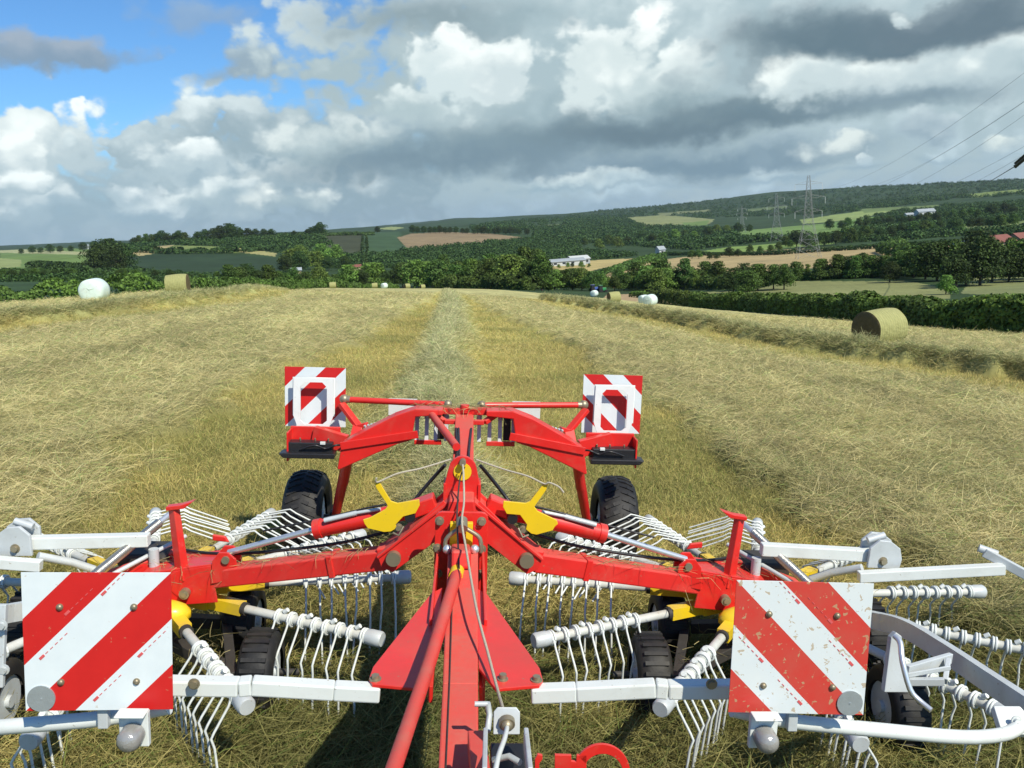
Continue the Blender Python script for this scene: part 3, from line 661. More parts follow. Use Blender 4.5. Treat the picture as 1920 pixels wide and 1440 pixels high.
# ------------------------------------------------------------------ pylons and cables
M['lattice'] = plain('grey_lattice_steel', (.30, .31, .30), .6, .3, 1, .2, 0)
M['insul'] = plain('glass_insulators', (.62, .64, .60), .3, 0, 2, .1, 0)
M['cable'] = plain('power_cable', (.05, .05, .055), .5, .2, 1, .2, 0)
def pylon(px, d, H, yaw, label, thick):
    p = at(px, d); rt = empty('pylon', (p[0], p[1], p[2]-1), yaw, label, 'pylon', 'lattice pylons crossing the valley'); m = MB()
    def wid(t): return H*(.105*(1-t/.55)+.035 if t < .55 else .035*(1-(t-.55)/.5)+.010)
    lv = [0, .13, .25, .36, .46, .55, .63, .70, .77, .84, .90, .95, 1.0]
    for a, b in zip(lv[:-1], lv[1:]):
        wa, wb = wid(a), wid(b)
        ca = [(x*wa, y*wa, a*H) for x, y in ((-1, -1), (1, -1), (1, 1), (-1, 1))]; cb = [(x*wb, y*wb, b*H) for x, y in ((-1, -1), (1, -1), (1, 1), (-1, 1))]
        for k in range(4):
            m.tube([ca[k], cb[k]], thick, 4, False); m.tube([ca[k], cb[(k+1) % 4]], thick*.55, 4, False); m.tube([ca[(k+1) % 4], cb[k]], thick*.55, 4, False); m.tube([cb[k], cb[(k+1) % 4]], thick*.5, 4, False)
    m.build('lattice_tower', M['lattice'], rt)
    for t, hw in ((.90, .155), (.74, .19), (.58, .155)):
        w = wid(t); a = MB()
        for s_ in (-1, 1):
            tip = (s_*hw*H, 0, t*H+.005*H)
            for yy in (-w, w):
                a.tube([(s_*w, yy, t*H), tip], thick*.7, 4, False); a.tube([(s_*w, yy, t*H+.035*H), tip], thick*.6, 4, False)
        a.build('cross_arm', M['lattice'], rt)
        for s_ in (-1, 1):
            MB().tube([(s_*hw*H, 0, t*H), (s_*hw*H, 0, t*H-.075*H)], thick*1.1, 6).build('insulator', M['insul'], rt)
    return p
PY = [pylon(1516, 420, 38, -.25, 'tallest nearest lattice pylon standing in the brown field', .08), pylon(1456, 760, 40, -.25, 'middle lattice pylon left of the nearest one', .09), pylon(1391, 1150, 34, -.25, 'farthest faint lattice pylon in the valley', .13)]
def catenary(a, b, sag, n=24): return [tuple(Vector(a).lerp(Vector(b), i/n) - Vector((0, 0, sag*4*(i/n)*(1-i/n)))) for i in range(n+1)]
def airp(px, py, d):
    r = wray(px, py); t = d/math.hypot(r[0], r[1]); return tuple(OW + r*t)
yw = -.25; c_, s__ = cos(yw), sin(yw)
k = 0
for t, hw, tgt in ((.90, .155, ((2020, 60), (2060, 90))), (.74, .19, ((2030, 115), (2010, 150))), (.58, .155, ((1990, 235), (1985, 252)))):
    for s_, tp in zip((-1, 1), tgt):
        lx = s_*hw*38; P0 = (PY[0][0]+lx*c_, PY[0][1]+lx*s__, PY[0][2]-1 + t*38-2.85); P1 = airp(tp[0], tp[1], 150)
        o = MB().tube(catenary(P0, P1, 7), .019, 4, False).build('power_cable', M['cable']); lv_ = {.90: 'top', .74: 'middle', .58: 'lowest'}[t]
        tag(o, '%s power cable, %s side, from the nearest pylon to the upper right' % (lv_, 'left' if s_ < 0 else 'right'), 'cable', 'power cables'); k += 1
        Q = [P0, (PY[1][0]+lx*c_, PY[1][1]+lx*s__, PY[1][2]-1+t*40-3)]
        o = MB().tube(catenary(Q[0], Q[1], 9), .018, 4, False).build('power_cable', M['cable']); tag(o, 'faint %s power cable, %s side, between the nearest and middle pylons' % (lv_, 'left' if s_ < 0 else 'right'), 'cable', 'power cables')
ins = MB()
a0 = Vector(airp(1903, 312, 110)); b0 = Vector(airp(1955, 268, 100))
for dz in (0, .35):
    ins.tube([a0+Vector((0, 0, dz)), b0+Vector((0, 0, dz))], .12, 6)
for i in range(14):
    q = a0.lerp(b0, i/14); ins.tube([q+Vector((0, 0, -.02)), q+Vector((.1, 0, .03))], .22, 8)
tag(ins.build('insulator_string', M['dark']), 'dark double insulator string at the right edge of the sky', 'insulator')
tag(MB().tube([tuple(a0), airp(1860, 338, 180), airp(1790, 368, 320)], .05, 4, False).build('power_cable', M['cable']), 'power cable sloping down from the dark insulator string', 'cable', 'power cables')

# ------------------------------------------------------------------ buildings
M['bwhite'] = plain('whitewashed_wall', (.45, .47, .45), .8, 0, .5, .1, 0); M['broof'] = plain('grey_sheet_roof', (.30, .33, .34), .6, 0, .3, .2, 0)
M['bred'] = plain('red_tiled_roof', (.20, .075, .055), .8, 0, .6, .25, .2); M['bblue'] = plain('blue_grey_sheet', (.14, .20, .26), .5, 0, .5, .2, 0)
M['stone'] = plain('tan_stone_wall', (.42, .32, .20), .9, 0, .6, .2, 0); M['glass'] = plain('dark_window', (.03, .035, .04), .2, 0, 1, .1, 0)
def building(px, d, L, Wd, h, rh, yaw, wall, roof, label, name='farm_building', nw=3, dz=0):
    p = at(px, d); rt = empty(name, (p[0], p[1], p[2]+dz), yaw, label, 'building', 'distant farm buildings')
    m = MB(); vs = [(-L/2, -Wd/2, -2), (L/2, -Wd/2, -2), (L/2, Wd/2, -2), (-L/2, Wd/2, -2), (-L/2, -Wd/2, h), (L/2, -Wd/2, h), (L/2, Wd/2, h), (-L/2, Wd/2, h), (-L/2, 0, h+rh), (L/2, 0, h+rh)]
    m.add(vs, [(0, 1, 5, 4), (2, 3, 7, 6), (1, 2, 6, 9, 5), (3, 0, 4, 8, 7)]).build('wall', M[wall], rt)
    e = .5; r = MB(); sl = rh/(Wd/2)
    for s_ in (-1, 1):
        r.prism([(-L/2-e, 0), (L/2+e, 0), (L/2+e, sqrt((Wd/2+e)**2+(sl*(Wd/2+e))**2)), (-L/2-e, sqrt((Wd/2+e)**2+(sl*(Wd/2+e))**2))], (0, 0, h+rh+.12), (1, 0, 0), (0, s_, -sl), .2)
    r.build('roof', M[roof], rt)
    for i in range(nw):
        x = -L/2 + L*(i+.5)/nw; MB().box((x, -Wd/2-.03, h*.55), (L/nw*.35, .1, h*.4)).build('window', M['glass'], rt)
    return rt
building(1040, 560, 36, 10, 2.6, 1.5, .25, 'bwhite', 'broof', 'long white shed with a grey roof at the edge of the golden stubble', nw=6)
building(1003, 540, 10, 7, 2, 1, .25, 'bwhite', 'broof', 'short white shed at the left end of the long one')
building(1080, 580, 13, 10, 3.4, 2, .3, 'broof', 'bwhite', 'pale roofed barn at the right end of the white sheds')
building(1236, 640, 5, 6, 4.5, 2.2, .3, 'bwhite', 'broof', 'small bright white cottage alone above the stubble fields', 'cottage', 1)
MB_ = building(1820, 330, 9, 7, 3.4, 1.4, -.35, 'bblue', 'bblue', 'blue grey open shed left of the red roofed barn', nw=2, dz=.3)
building(1870, 335, 11, 7, 4.0, 2.0, .4, 'stone', 'bred', 'stone barn with a red tiled roof at the right edge', nw=2, dz=.3)
building(1917, 345, 7, 7, 3.6, 2.4, .4, 'stone', 'bred', 'second red roofed barn touching the right edge', nw=1, dz=.3)
building(1868, 290, 3.5, 3, 1.8, .8, .2, 'bwhite', 'bwhite', 'little white roofed hut among the trees below the barn', nw=1, dz=.3)
building(1918, 290, 4, 3, 1.6, .8, .1, 'bwhite', 'bwhite', 'white roofed hut at the right edge below the barn', nw=1, dz=.3)
building(1735, 1150, 22, 9, 6, 3, .1, 'bwhite', 'broof', 'white farmhouse across the valley on the right', 'farmhouse', 4, dz=.3)
building(1705, 1160, 10, 7, 4, 2, .1, 'bwhite', 'broof', 'small white outbuilding left of the white farmhouse', nw=2, dz=.3)
building(660, 520, 6, 4, 1.6, 1.2, .2, 'stone', 'bred', 'low farm building with a red roof hidden among dark trees', nw=1, dz=.3)
building(548, 480, 5, 4, 1.6, 1.2, .2, 'stone', 'broof', 'grey roofed farm building among the left hillside trees', nw=1, dz=.3)
building(165, 1600, 14, 8, 5, 2, .1, 'bwhite', 'broof', 'speck of a white house on the left skyline', nw=2, dz=.3)
# distant tractor working behind the windrow
def far_tractor(px, d, body, label):
    p = at(px, d); rt = empty('tractor', tuple(p), .3, label, 'tractor', 'distant tractors'); rt.scale = (.75, .75, .75)
    MB().box((.7, 0, 1.3), (1.8, .8, .8)).box((1.0, 0, .8), (1.2, .5, .4)).build('body', body, rt, .05)
    MB().box((-.6, 0, 1.9), (1.3, 1.3, 1.2)).build('cab', M['glass'], rt, .05); MB().box((-.6, 0, 2.6), (1.5, 1.5, .15)).build('roof', body, rt, .03)
    for x, r in ((-.8, .8), (1.3, .5)):
        for s_ in (-1, 1): MB().tube([(x, s_*.7, r), (x, s_*1.05, r)], r, 16).build('wheel', M['rubber'], rt)
far_tractor(1108, 246, paint('blue_paint', (.05, .12, .4), .3), 'tiny blue tractor beyond the far end of the right hay row')
far_tractor(1123, 236, paint('green_paint', (.03, .3, .1), .3), 'tiny green tractor right behind the blue one')
# ================================================================== THE RAKE (built in its own frame: X right, Y away, Z up from the ground)
RAKE = bpy.data.objects.new('hay_rake', None); col.objects.link(RAKE)
RAKE.matrix_world = Matrix([[*A[0], ORG[0]], [*A[1], ORG[1]], [*A[2], ORG[2]], [0, 0, 0, 1]])
tag(RAKE, 'red, white and yellow twin rotor hay rake with striped warning boards on the cut field', 'hay rake')
def both(mb, name, mat, parent=RAKE, bevel=0, lab=None):
    """a part and its mirror image"""
    o = mb.build(name, mat, parent, bevel); p = mb.mir().build(name, mat, parent, bevel)
    if lab: o['label'] = lab[1]; p['label'] = lab[0]
    return p, o                                                           # left, right
def arc(c, r, a0, a1, n, ax=(1, 0, 0), ay=(0, 0, 1)):
    c = Vector(c); ax = Vector(ax); ay = Vector(ay); return [c + ax*r*cos(a0+(a1-a0)*i/n) + ay*r*sin(a0+(a1-a0)*i/n) for i in range(n+1)]
def smooth(pts, n=6):
    P = [Vector(p) for p in pts]; out = []
    for i in range(len(P)-1):
        p0, p1, p2, p3 = P[max(i-1, 0)], P[i], P[i+1], P[min(i+2, len(P)-1)]
        for k in range(n):
            t = k/n; out.append(.5*((2*p1) + (p2-p0)*t + (2*p0-5*p1+4*p2-p3)*t*t + (3*p1-p0-3*p2+p3)*t**3))
    return out + [P[-1]]
def uu(px, py, **k): return tuple(U(px, py, **k))

# ---- main beam: hitch part in front of the head plate, long part behind it
hb = MB().bar((.012, 3.78, .93), (.014, 2.65, .86), .138, .15, .118, .15).bar((.014, 2.65, .86), (.012, 1.2, .84), .118, .15, .100, .15)
hbo = hb.build('hitch_beam', M['red_dusty'], RAKE, .006)
g = MB().bar((-.028, 3.6, 1.008), (-.022, 2.65, .938), .004, .006).bar((-.022, 2.65, .938), (-.02, 1.3, .918), .004, .006); g.build('beam_seam', M['dark'], RAKE)
MB().bar((0, 3.86, 1.0), (0, 4.45, 1.02), .12, .16).bar((0, 4.45, 1.02), (0, 5.62, 1.165), .12, .15).build('main_beam', M['red_dusty'], RAKE, .006)
# side walls of the head between plate and gussets
for s_ in (-1, 1): MB().box((s_*.104, 3.42, .80), (.012, .72, .34)).build('side_wall', M['red'], RAKE, .003)
# head plate
pl = [(-.125, .55), (.13, .55), (.125, 1.10)] + [(.125-.03+.03*cos(a), 1.115+.03*sin(a)) for a in (0, .5, 1.0, pi/2)] + [(-.12+.03-.03*cos(a), 1.115+.03*sin(a)) for a in (pi/2, 1.0, .5, 0)] + [(-.12, 1.10)]
hp = MB().prism(pl, (0, 3.82, 0), (1, 0, 0), (0, 0, 1), .02).build('head_plate', M['red'], RAKE, .003)
for px, py in ((824, 977), (903, 978), (820, 1028), (903, 1030), (821, 1076), (900, 1077)):
    p = U(px, py, Y=3.805); MB().bolt((p[0], 3.81, p[2]), .015, .022).build('bolt', M['bolt'], RAKE)
# yellow valve bracket and arched rope guide on the head
ym = MB()
for s_ in (-1, 1): ym.box((s_*.036+.002, 3.76, 1.055), (.032, .03, .12))
ym.build('yellow_bracket', M['yellow'], RAKE, .003)
MB().tube(smooth([uu(835, 1035, Y=3.70), uu(836, 1012, Y=3.70), uu(852, 997, Y=3.70), uu(868, 990, Y=3.70), uu(884, 997, Y=3.70), uu(900, 1010, Y=3.70), uu(902, 1035, Y=3.70)], 3), .010, 6).build('rope_guide', M['bolt'], RAKE)
MB().tube([uu(866, 975, Y=3.71), uu(866, 992, Y=3.66)], .026, 14).ball(uu(866, 982, Y=3.68), .021).build('guide_eye', M['bolt'], RAKE)
MB().bar((.0, 3.72, .985), (.005, 3.50, 1.035), .085, .08).build('head_block', M['red_dusty'], RAKE, .012)
for px in (839, 890): MB().ball(uu(px, 1030, Y=3.68), .022, 10).build('hose_coupling', M['chrome'], RAKE)
# ---- stabiliser strut that runs from the head towards us
MB().tube([uu(858, 1070, Y=3.5), uu(806, 1240, Y=2.55), uu(735, 1450, Y=1.62), uu(690, 1580, Y=1.3)], [.025, .022, .018, .016], 14).build('front_strut', M['red_dusty'], RAKE)
MB().tube([uu(858.5, 1066, Y=3.52), uu(854, 1082, Y=3.43)], .030, 14).build('strut_sleeve', M['yellow'], RAKE)
# ---- gussets and white bow guards
gus = [(.07, 3.42), (.115, 3.36), (.285, 2.74), (.29, 2.66), (.275, 2.625), (.13, 2.60), (.075, 2.74)]
both(MB().prism(gus, (0, 0, .938), (1, 0, 0), (0, 1, 0), .012).box((.085, 3.05, .87), (.012, .72, .06)), 'gusset', M['red'], bevel=.002)
for s_ in (-1, 1):
    MB().bolt((s_*.268, 2.655, .944), .014, .016, (0, 0, 1)).build('bolt', M['bolt'], RAKE)
MB().bolt((.155, 2.66, .944), .013, .02, (0, 0, 1)).build('bolt', M['bolt'], RAKE)
for s_ in (-1, 1):
    pts = [(s_*.25, 2.64, .905), (s_*.40, 2.635, .915), (s_*.66, 2.61, .945), (s_*.70, 2.605, .943), (s_*1.30, 2.58, .965)]
    m = MB()
    for a, b in zip(pts[:-1], pts[1:]): m.bar(a, b, .052, .052, up=(0, 0, 1))
    m.build('bow_guard', M['white'], RAKE, .006); MB().bolt(uu(*((1334, 1282) if s_ > 0 else (364, 1282)), Y=2.55), .013, .012).build('bolt', M['bolt'], RAKE)
# lower hoop under the boards and outer guard bars
hoop = [uu(1372, 1330, Y=2.46), uu(1480, 1352, Y=2.47), uu(1640, 1368, Y=2.5), uu(1800, 1382, Y=2.6), uu(1880, 1377, Y=2.7), uu(1912, 1362, Y=2.74)]
both(MB().tube(smooth(hoop, 5), .024, 12), 'hoop_tube', M['white'])
outer = [uu(1560, 1150, Y=4.15), uu(1640, 1163, Y=4.0), uu(1700, 1180, Y=3.75), uu(1775, 1225, Y=3.4), uu(1850, 1275, Y=3.1), uu(1925, 1325, Y=2.85), uu(2010, 1385, Y=2.6)]
m = MB(); sm = smooth(outer, 4)
for a, b in zip(sm[:-1], sm[1:]): m.bar(a, b, .035, .085)
both(m, 'outer_guard', M['galv'])
both(MB().prism([(-.06, -.05), (.05, -.055), (.075, 0), (.05, .05), (-.05, .05)], uu(1895, 1352, Y=2.78), (1, 0, 0), (0, .8, .6), .03).bolt(uu(1905, 1350, Y=2.75), .013, .014), 'joint_plate', M['white'], bevel=.004)
# rear guard tubes with toothed pivots
for s_ in (-1, 1):
    p = lambda x, y, z: (s_*x, y, z)
    MB().bar(p(1.62, 4.35, .79), p(2.24, 4.32, .775), .06, .065).build('guard_tube', M['white'], RAKE, .006)
    q = [(-.085, -.05), (.09, -.055), (.10, .0), (.085, .06), (.03, .10), (-.03, .105), (-.08, .06)]
    MB().prism([(s_*a, b) for a, b in q], p(2.26, 4.27, .775), (1, 0, 0), (0, 0, 1), .02).prism([(s_*a, b) for a, b in q], p(2.26, 4.37, .785), (1, 0, 0), (0, 0, 1), .02).tube([p(2.19, 4.32, .86), p(2.28, 4.32, .89)], .02, 8).build('toothed_pivot', M['galv'], RAKE, .004)
    MB().bolt(p(2.255, 4.262, .765), .017, .02).build('bolt', M['bolt'], RAKE)
    MB().bar(p(2.10, 4.2, .70), p(2.85, 4.15, .775), .05, .055).build('swath_arm', M['white'], RAKE, .005)
    MB().bar(p(2.78, 4.22, .84), p(3.0, 4.08, .735), .03, .05).tube([p(2.96, 4.1, .75), p(3.2, 4.05, .72)], .022, 8).tube([p(2.76, 4.24, .855), p(2.84, 4.2, .835)], .022, 8).build('arm_end_plate', M['galv'], RAKE, .004)
    MB().tube([p(2.14, 4.25, .73), p(2.02, 4.35, .66), p(1.93, 4.4, .60)], .022, 8).build('link_tube', M['galv'], RAKE)
# crank bracket on the right outer guard
bp = lambda px, py, y: uu(px, py, Y=y)
MB().prism([(-.055, -.09), (.05, -.09), (.012, .125), (-.01, .14), (-.03, .12)], bp(1681, 1252, 3.02), (1, 0, 0), (0, .2, 1), .03).build('crank_bracket', M['galv'], RAKE, .003)
m = MB(); b0 = bp(1655, 1283, 3.1); m.bar(bp(1655, 1278, 3.1), bp(1770, 1278, 3.05), .02, .03).bar(bp(1700, 1258, 3.1), bp(1782, 1234, 3.25), .02, .045).bar(bp(1778, 1238, 3.2), bp(1772, 1278, 3.1), .02, .03).bar(bp(1690, 1268, 3.08), bp(1782, 1252, 3.1), .008, .02)
m.build('crank_frame', M['galv'], RAKE, .003)
MB().tube(smooth([bp(1677, 1192, 2.98), bp(1688, 1205, 2.95), bp(1692, 1240, 2.9), bp(1706, 1292, 2.86), bp(1722, 1312, 2.84), bp(1746, 1332, 2.8)], 3), .011, 8).build('crank_handle', M['chrome'], RAKE)
# mirrored plain bracket seen at the left edge
MB().prism([(-.10, -.16), (.035, -.16), (.035, .14), (-.10, .14)], uu(-8, 1205, Y=3.0), (1, 0, 0), (0, .2, 1), .02).bolt(uu(4, 1172, Y=2.98), .014, .014).bolt(uu(8, 1255, Y=2.98), .014, .014).build('side_bracket', M['galv'], RAKE, .003)

# ---- tower, chevron and lift arms
tw = [(-.085, 1.10), (.085, 1.10), (.088, 1.19)] + [(.07*cos(a), 1.265+.075*sin(a)) for a in np.linspace(.15, pi-.15, 9)] + [(-.088, 1.19)]
MB().prism(tw, (.0, 4.10, 0), (1, 0, 0), (0, 0, 1), .02).build('tower_plate', M['red'], RAKE, .003)
MB().tube([(0, 4.088, 1.262), (0, 4.083, 1.262)], .044, 20).build('yellow_badge', M['yellow'], RAKE)
MB().tube([(0, 4.10, 1.315), (0, 4.05, 1.315)], .016, 12).build('rope_pulley', M['bolt'], RAKE)
both(MB().prism([(.078, 1.08), (.092, 1.08), (.092, 1.20), (.078, 1.20)], (0, 4.14, 0), (1, 0, 0), (0, 0, 1), .12), 'tower_cheek', M['red'], bevel=.002)
chev = MB()
chev.prism([(.055, 1.10), (.09, 1.135), (.40, .835), (.385, .79), (.33, .765), (.12, .93), (.10, 1.0)], (0, 4.02, 0), (1, 0, 0), (0, 0, 1), .014)
chev.prism([(.055, 1.10), (.09, 1.135), (.40, .835), (.385, .79), (.33, .765), (.12, .93), (.10, 1.0)], (0, 4.17, 0), (1, 0, 0), (0, 0, 1), .014)
chev.bar((.06, 4.085, 1.130), (.405, 4.085, .842), .165, .012, up=(0, 0, 1)); both(chev, 'pivot_cheek', M['red_dusty'], bevel=.002)
MB().prism([(-.07, 1.092), (.07, 1.092), (.06, 1.16), (-.06, 1.16)], (0, 4.05, 0), (1, 0, 0), (0, 0, 1), .2).build('tower_saddle', M['red_dusty'], RAKE, .01)
for s_ in (-1, 1): MB().tube([(s_*.325, 3.985, .845), (s_*.325, 4.2, .845)], .027, 14).tube([(s_*.325, 3.975, .845), (s_*.325, 4.01, .845)], .036, 14).build('pivot_pin', M['bolt'], RAKE)
la = MB().bar((.33, 4.09, .83), (.40, 4.10, .815), .10, .11).bar((.36, 4.10, .81), (1.34, 4.33, .595), .115, .100, .115, .095)
both(la, 'lift_arm', M['red_dusty'], bevel=.008)
both(MB().bar((.62, 4.161, .753), (.65, 4.168, .747), .13, .112), 'arm_band', M['red'], bevel=.004)
both(MB().prism([(1.25, .49), (1.60, .46), (1.62, .63), (1.28, .69)], (0, 4.26, 0), (1, 0, 0), (0, 0, 1), .012).prism([(1.25, .49), (1.60, .46), (1.62, .63), (1.28, .69)], (0, 4.46, 0), (1, 0, 0), (0, 0, 1), .012).box((1.45, 4.36, .665), (.36, .21, .012), Matrix.Rotation(R(9), 3, 'Y')), 'saddle_bracket', M['red'], bevel=.003)
for s_ in (-1, 1): MB().tube([(s_*1.41, 4.22, .545), (s_*1.41, 4.27, .545)], .026, 14).bolt((s_*1.41, 4.225, .545), .015, .012).build('saddle_pin', M['bolt'], RAKE)
# lift cylinders
both(MB().tube([(.27, 4.12, 1.045), (.72, 4.18, .925)], .044, 18).tube([(.70, 4.177, .93), (.735, 4.182, .921)], .050, 18), 'cylinder_barrel', M['red'])
both(MB().tube([(.72, 4.18, .925), (1.20, 4.30, .745)], .016, 12), 'cylinder_rod', M['chrome'])
both(MB().tube([(.66, 4.13, .995), (.55, 4.12, 1.025), (.40, 4.10, 1.06)], .009, 8).tube([(.52, 4.12, 1.03), (.68, 4.13, .985)], .013, 8), 'cylinder_pipe', M['galv'])
for yy in (4.25, 4.35): both(MB().prism([(1.14, .62), (1.28, .595), (1.27, .72), (1.235, .765), (1.19, .765), (1.15, .73)], (0, yy, 0), (1, 0, 0), (0, 0, 1), .014), 'rod_clevis', M['red'], bevel=.003)
for s_ in (-1, 1):
    MB().tube([(s_*1.20, 4.23, .728), (s_*1.20, 4.37, .728)], .020, 12).build('clevis_pin', M['bolt'], RAKE)
    MB().tube([(s_*.25, 4.02, 1.045), (s_*.25, 4.2, 1.045)], .026, 14).build('lever_pin', M['black'], RAKE)
    MB().bar((s_*.13, 4.12, 1.10), (s_*.27, 4.12, 1.045), .10, .07).build('cylinder_lug', M['red'], RAKE, .006)
    MB().bolt((s_*.305, 4.03, .992), .014, .02).tube([(s_*.28, 4.02, 1.0), (s_*.30, 4.0, .96), (s_*.33, 4.02, .965)], .006, 6).build('spring_clip', M['bolt'], RAKE)
# yellow locking levers
lv = [(703, 905), (711, 902), (717, 913), (733, 939), (745, 943), (786, 936), (787, 947), (779, 962), (756, 968), (742, 983), (743, 990), (733, 996), (720, 997), (690, 990), (684, 982), (681, 974), (694, 970), (722, 955), (727, 948), (724, 942), (706, 915)]
MB().pixprism(lv, 4.02, .012).build('locking_lever', M['yellow'], RAKE, .002)
lr = [(1027, 909), (1020, 905), (1011, 917), (993, 940), (985, 943), (944, 939), (943, 950), (950, 963), (975, 965), (988, 983), (986, 992), (996, 1000), (1006, 1002), (1036, 994), (1040, 987), (1046, 982), (1044, 975), (1008, 958), (1002, 950), (1005, 945), (1024, 918)]
MB().pixprism(lr, 4.02, .012).build('locking_lever', M['yellow'], RAKE, .002)
# ropes
def rope(pts, r=.005, name='rope', mat='rope'): return MB().tube(smooth(pts, 6), r, 6).build(name, M[mat], RAKE)
rope([uu(846, 861, Y=4.13), uu(790, 878, Y=4.08), uu(745, 888, Y=4.03), uu(708, 904, Y=4.01), uu(706, 896, Y=4.0)])
rope([uu(893, 862, Y=4.13), uu(945, 880, Y=4.08), uu(990, 893, Y=4.03), uu(1020, 907, Y=4.01), uu(1030, 905, Y=4.0), uu(1048, 913, Y=3.99), uu(1057, 924, Y=3.98)])
rope([(0, 4.04, 1.31), uu(869, 890, Y=4.0), uu(870, 940, Y=3.85), uu(866, 978, Y=3.63), uu(874, 1030, Y=3.45), uu(893, 1140, Y=3.0), uu(915, 1225, Y=2.75), uu(932, 1290, Y=2.55), uu(942, 1325, Y=2.35), uu(950, 1352, Y=2.2)])
rope([(.01, 4.04, 1.30), uu(862, 900, Y=4.0), uu(857, 960, Y=3.78), uu(858, 1000, Y=3.62), uu(861, 1070, Y=3.45)], .004, 'cord', 'dark')
# hoses beside the beam
for k, dx in enumerate((-.05, -.035, .045)): rope([(dx, 5.3, 1.205), (dx*.7, 4.8, 1.15), (dx, 4.3, 1.105), (dx*1.2, 3.95, 1.09), (dx, 3.75, 1.06)], .008, 'hydraulic_hose', 'black')
for s_ in (-1, 1):
    rope([(s_*.30, 4.25, .98), (s_*.22, 4.3, 1.08), (s_*.14, 4.3, 1.18), (s_*.09, 4.25, 1.25)], .010, 'hydraulic_hose', 'black')
    rope([(s_*1.0, 4.2, .90), (s_*.7, 4.24, .96), (s_*.4, 4.26, 1.03), (s_*.2, 4.3, 1.03)], .006, 'hydraulic_hose', 'black')
    rope([(s_*.34, 4.2, .92), (s_*.6, 4.22, .84), (s_*1.0, 4.28, .76), (s_*1.3, 4.4, .70), (s_*1.5, 4.5, .68)], .009, 'hydraulic_hose', 'black')

# ---- rotors
HUB = (1.68, 4.50)
def rotor_side(s_):
    hx = s_*HUB[0]; word = 'right' if s_ > 0 else 'left'
    m = MB(); prof = [(.0, .645), (.10, .64), (.13, .60), (.20, .57), (.26, .53), (.30, .49), (.30, .44), (.24, .40)]
    n = 28; vs = [(hx+r*cos(2*pi*k/n), HUB[1]+r*sin(2*pi*k/n), z) for r, z in prof for k in range(n)]
    m.add(vs, [(i*n+k, (i+1)*n+k, (i+1)*n+(k+1) % n, i*n+(k+1) % n) for i in range(len(prof)-1) for k in range(n)], True)
    m.ball((hx-s_*.20, HUB[1]-.34, .47), .085, 14, (1.5, .9, .8))
    m.build('rotor_hub', M['yellow'], RAKE)
    MB().box((hx, HUB[1], .655), (.26, .24, .07)).build('gearbox', M['dark'], RAKE, .02)
    # rotor chassis: frame and tandem wheels
    fr = MB().tube([(hx, HUB[1], .50), (hx, HUB[1], .22)], .06, 12)
    wl = [(.99, 4.08), (1.22, 4.66), (2.15, 3.78), (2.35, 4.55)]
    fr.bar((hx, HUB[1]-.1, .28), (s_*.99+s_*.12, 4.02, .22), .07, .06).bar((hx, HUB[1], .28), (s_*1.22+s_*.12, 4.60, .22), .07, .06).bar((hx, HUB[1]-.1, .28), (s_*2.15, 3.88, .24), .07, .06).bar((hx, HUB[1]-.05, .28), (s_*2.25, 4.5, .24), .07, .06)
    fr.bar((s_*1.10, 3.95, .24), (s_*1.34, 4.7, .24), .05, .05).tube([(s_*.80, 4.08, .2), (s_*1.12, 4.08, .2)], .018, 8)
    fr.build('rotor_chassis', M['dark'], RAKE, .004)
    for wx, wy in wl:
        w = MB(); prof = [(-.085, .12), (-.085, .17), (-.065, .195), (-.03, .205), (.03, .205), (.065, .195), (.085, .17), (.085, .12)]; n = 26
        vs = [(s_*wx+x, wy+r*cos(2*pi*k/n), .205+r*sin(2*pi*k/n)) for x, r in prof for k in range(n)]
        w.add(vs, [(i*n+(k+1) % n, i*n+k, (i+1)*n+k, (i+1)*n+(k+1) % n) for i in range(len(prof)-1) for k in range(n)], True)
        for k in range(26):
            a = 2*pi*k/26; w.box((s_*wx, wy+.206*cos(a), .205+.206*sin(a)), (.12, .02, .012), Matrix.Rotation(a-pi/2, 3, 'X'))
        wo = w.build('rotor_wheel', M['rubber'], RAKE); MB().tube([(s_*wx-.07, wy, .205), (s_*wx+.07, wy, .205)], .12, 18).tube([(s_*wx-.09, wy, .205), (s_*wx+.09, wy, .205)], .03, 10).build('rim', M['galv'], wo)
rotor_side(1); rotor_side(-1)
# tine arm pieces, modelled once for each hand (arm runs along +X from the hub, tines hang from it)
def arm_meshes(t):
    o = {}
    tube = MB().tube([(.42, 0, 0), (1.36, 0, 0)], .0225, 14)
    o['tine_arm'] = tube
    sk = MB().bar((.20, 0, .0), (.40, 0, .0), .085, .075).bar((.40, 0, 0), (.60, 0, 0), .062, .062); o['arm_socket'] = sk
    o['collar'] = MB().tube([(.60, 0, 0), (.622, 0, 0)], .034, 14)
    o['end_cap'] = MB().tube([(1.33, 0, 0), (1.355, 0, 0), (1.37, 0, 0), (1.405, 0, 0), (1.415, 0, 0)], [.036, .040, .040, .040, .034], 16)
    tp = MB()
    for x in (-.038, .038):
        for dx in (-.008, .006): tp.tube([Vector((x+dx, 0, 0)) + Vector((0, .034*cos(a), .034*sin(a))) for a in np.linspace(0, 2*pi, 15)], .0062, 6, False)
        tp.tube([(x, t*.034, .0), (x, t*.044, -.03), (x, t*.105, -.13), (x, t*.118, -.155), (x*1.1, t*.105, -.20), (x*1.25, t*.075, -.47)], .0058, 6)
    tp.tube([(-.052, 0, 0), (-.026, 0, 0)], .0275, 12).tube([(.026, 0, 0), (.052, 0, 0)], .0275, 12).tube([(-.01, 0, .03), (.01, 0, .046)], .012, 8)
    o['tine_pair'] = tp; return o
MATN = {'tine_arm': 'white', 'arm_socket': 'yellow', 'collar': 'dark', 'end_cap': 'galv', 'tine_pair': 'white'}
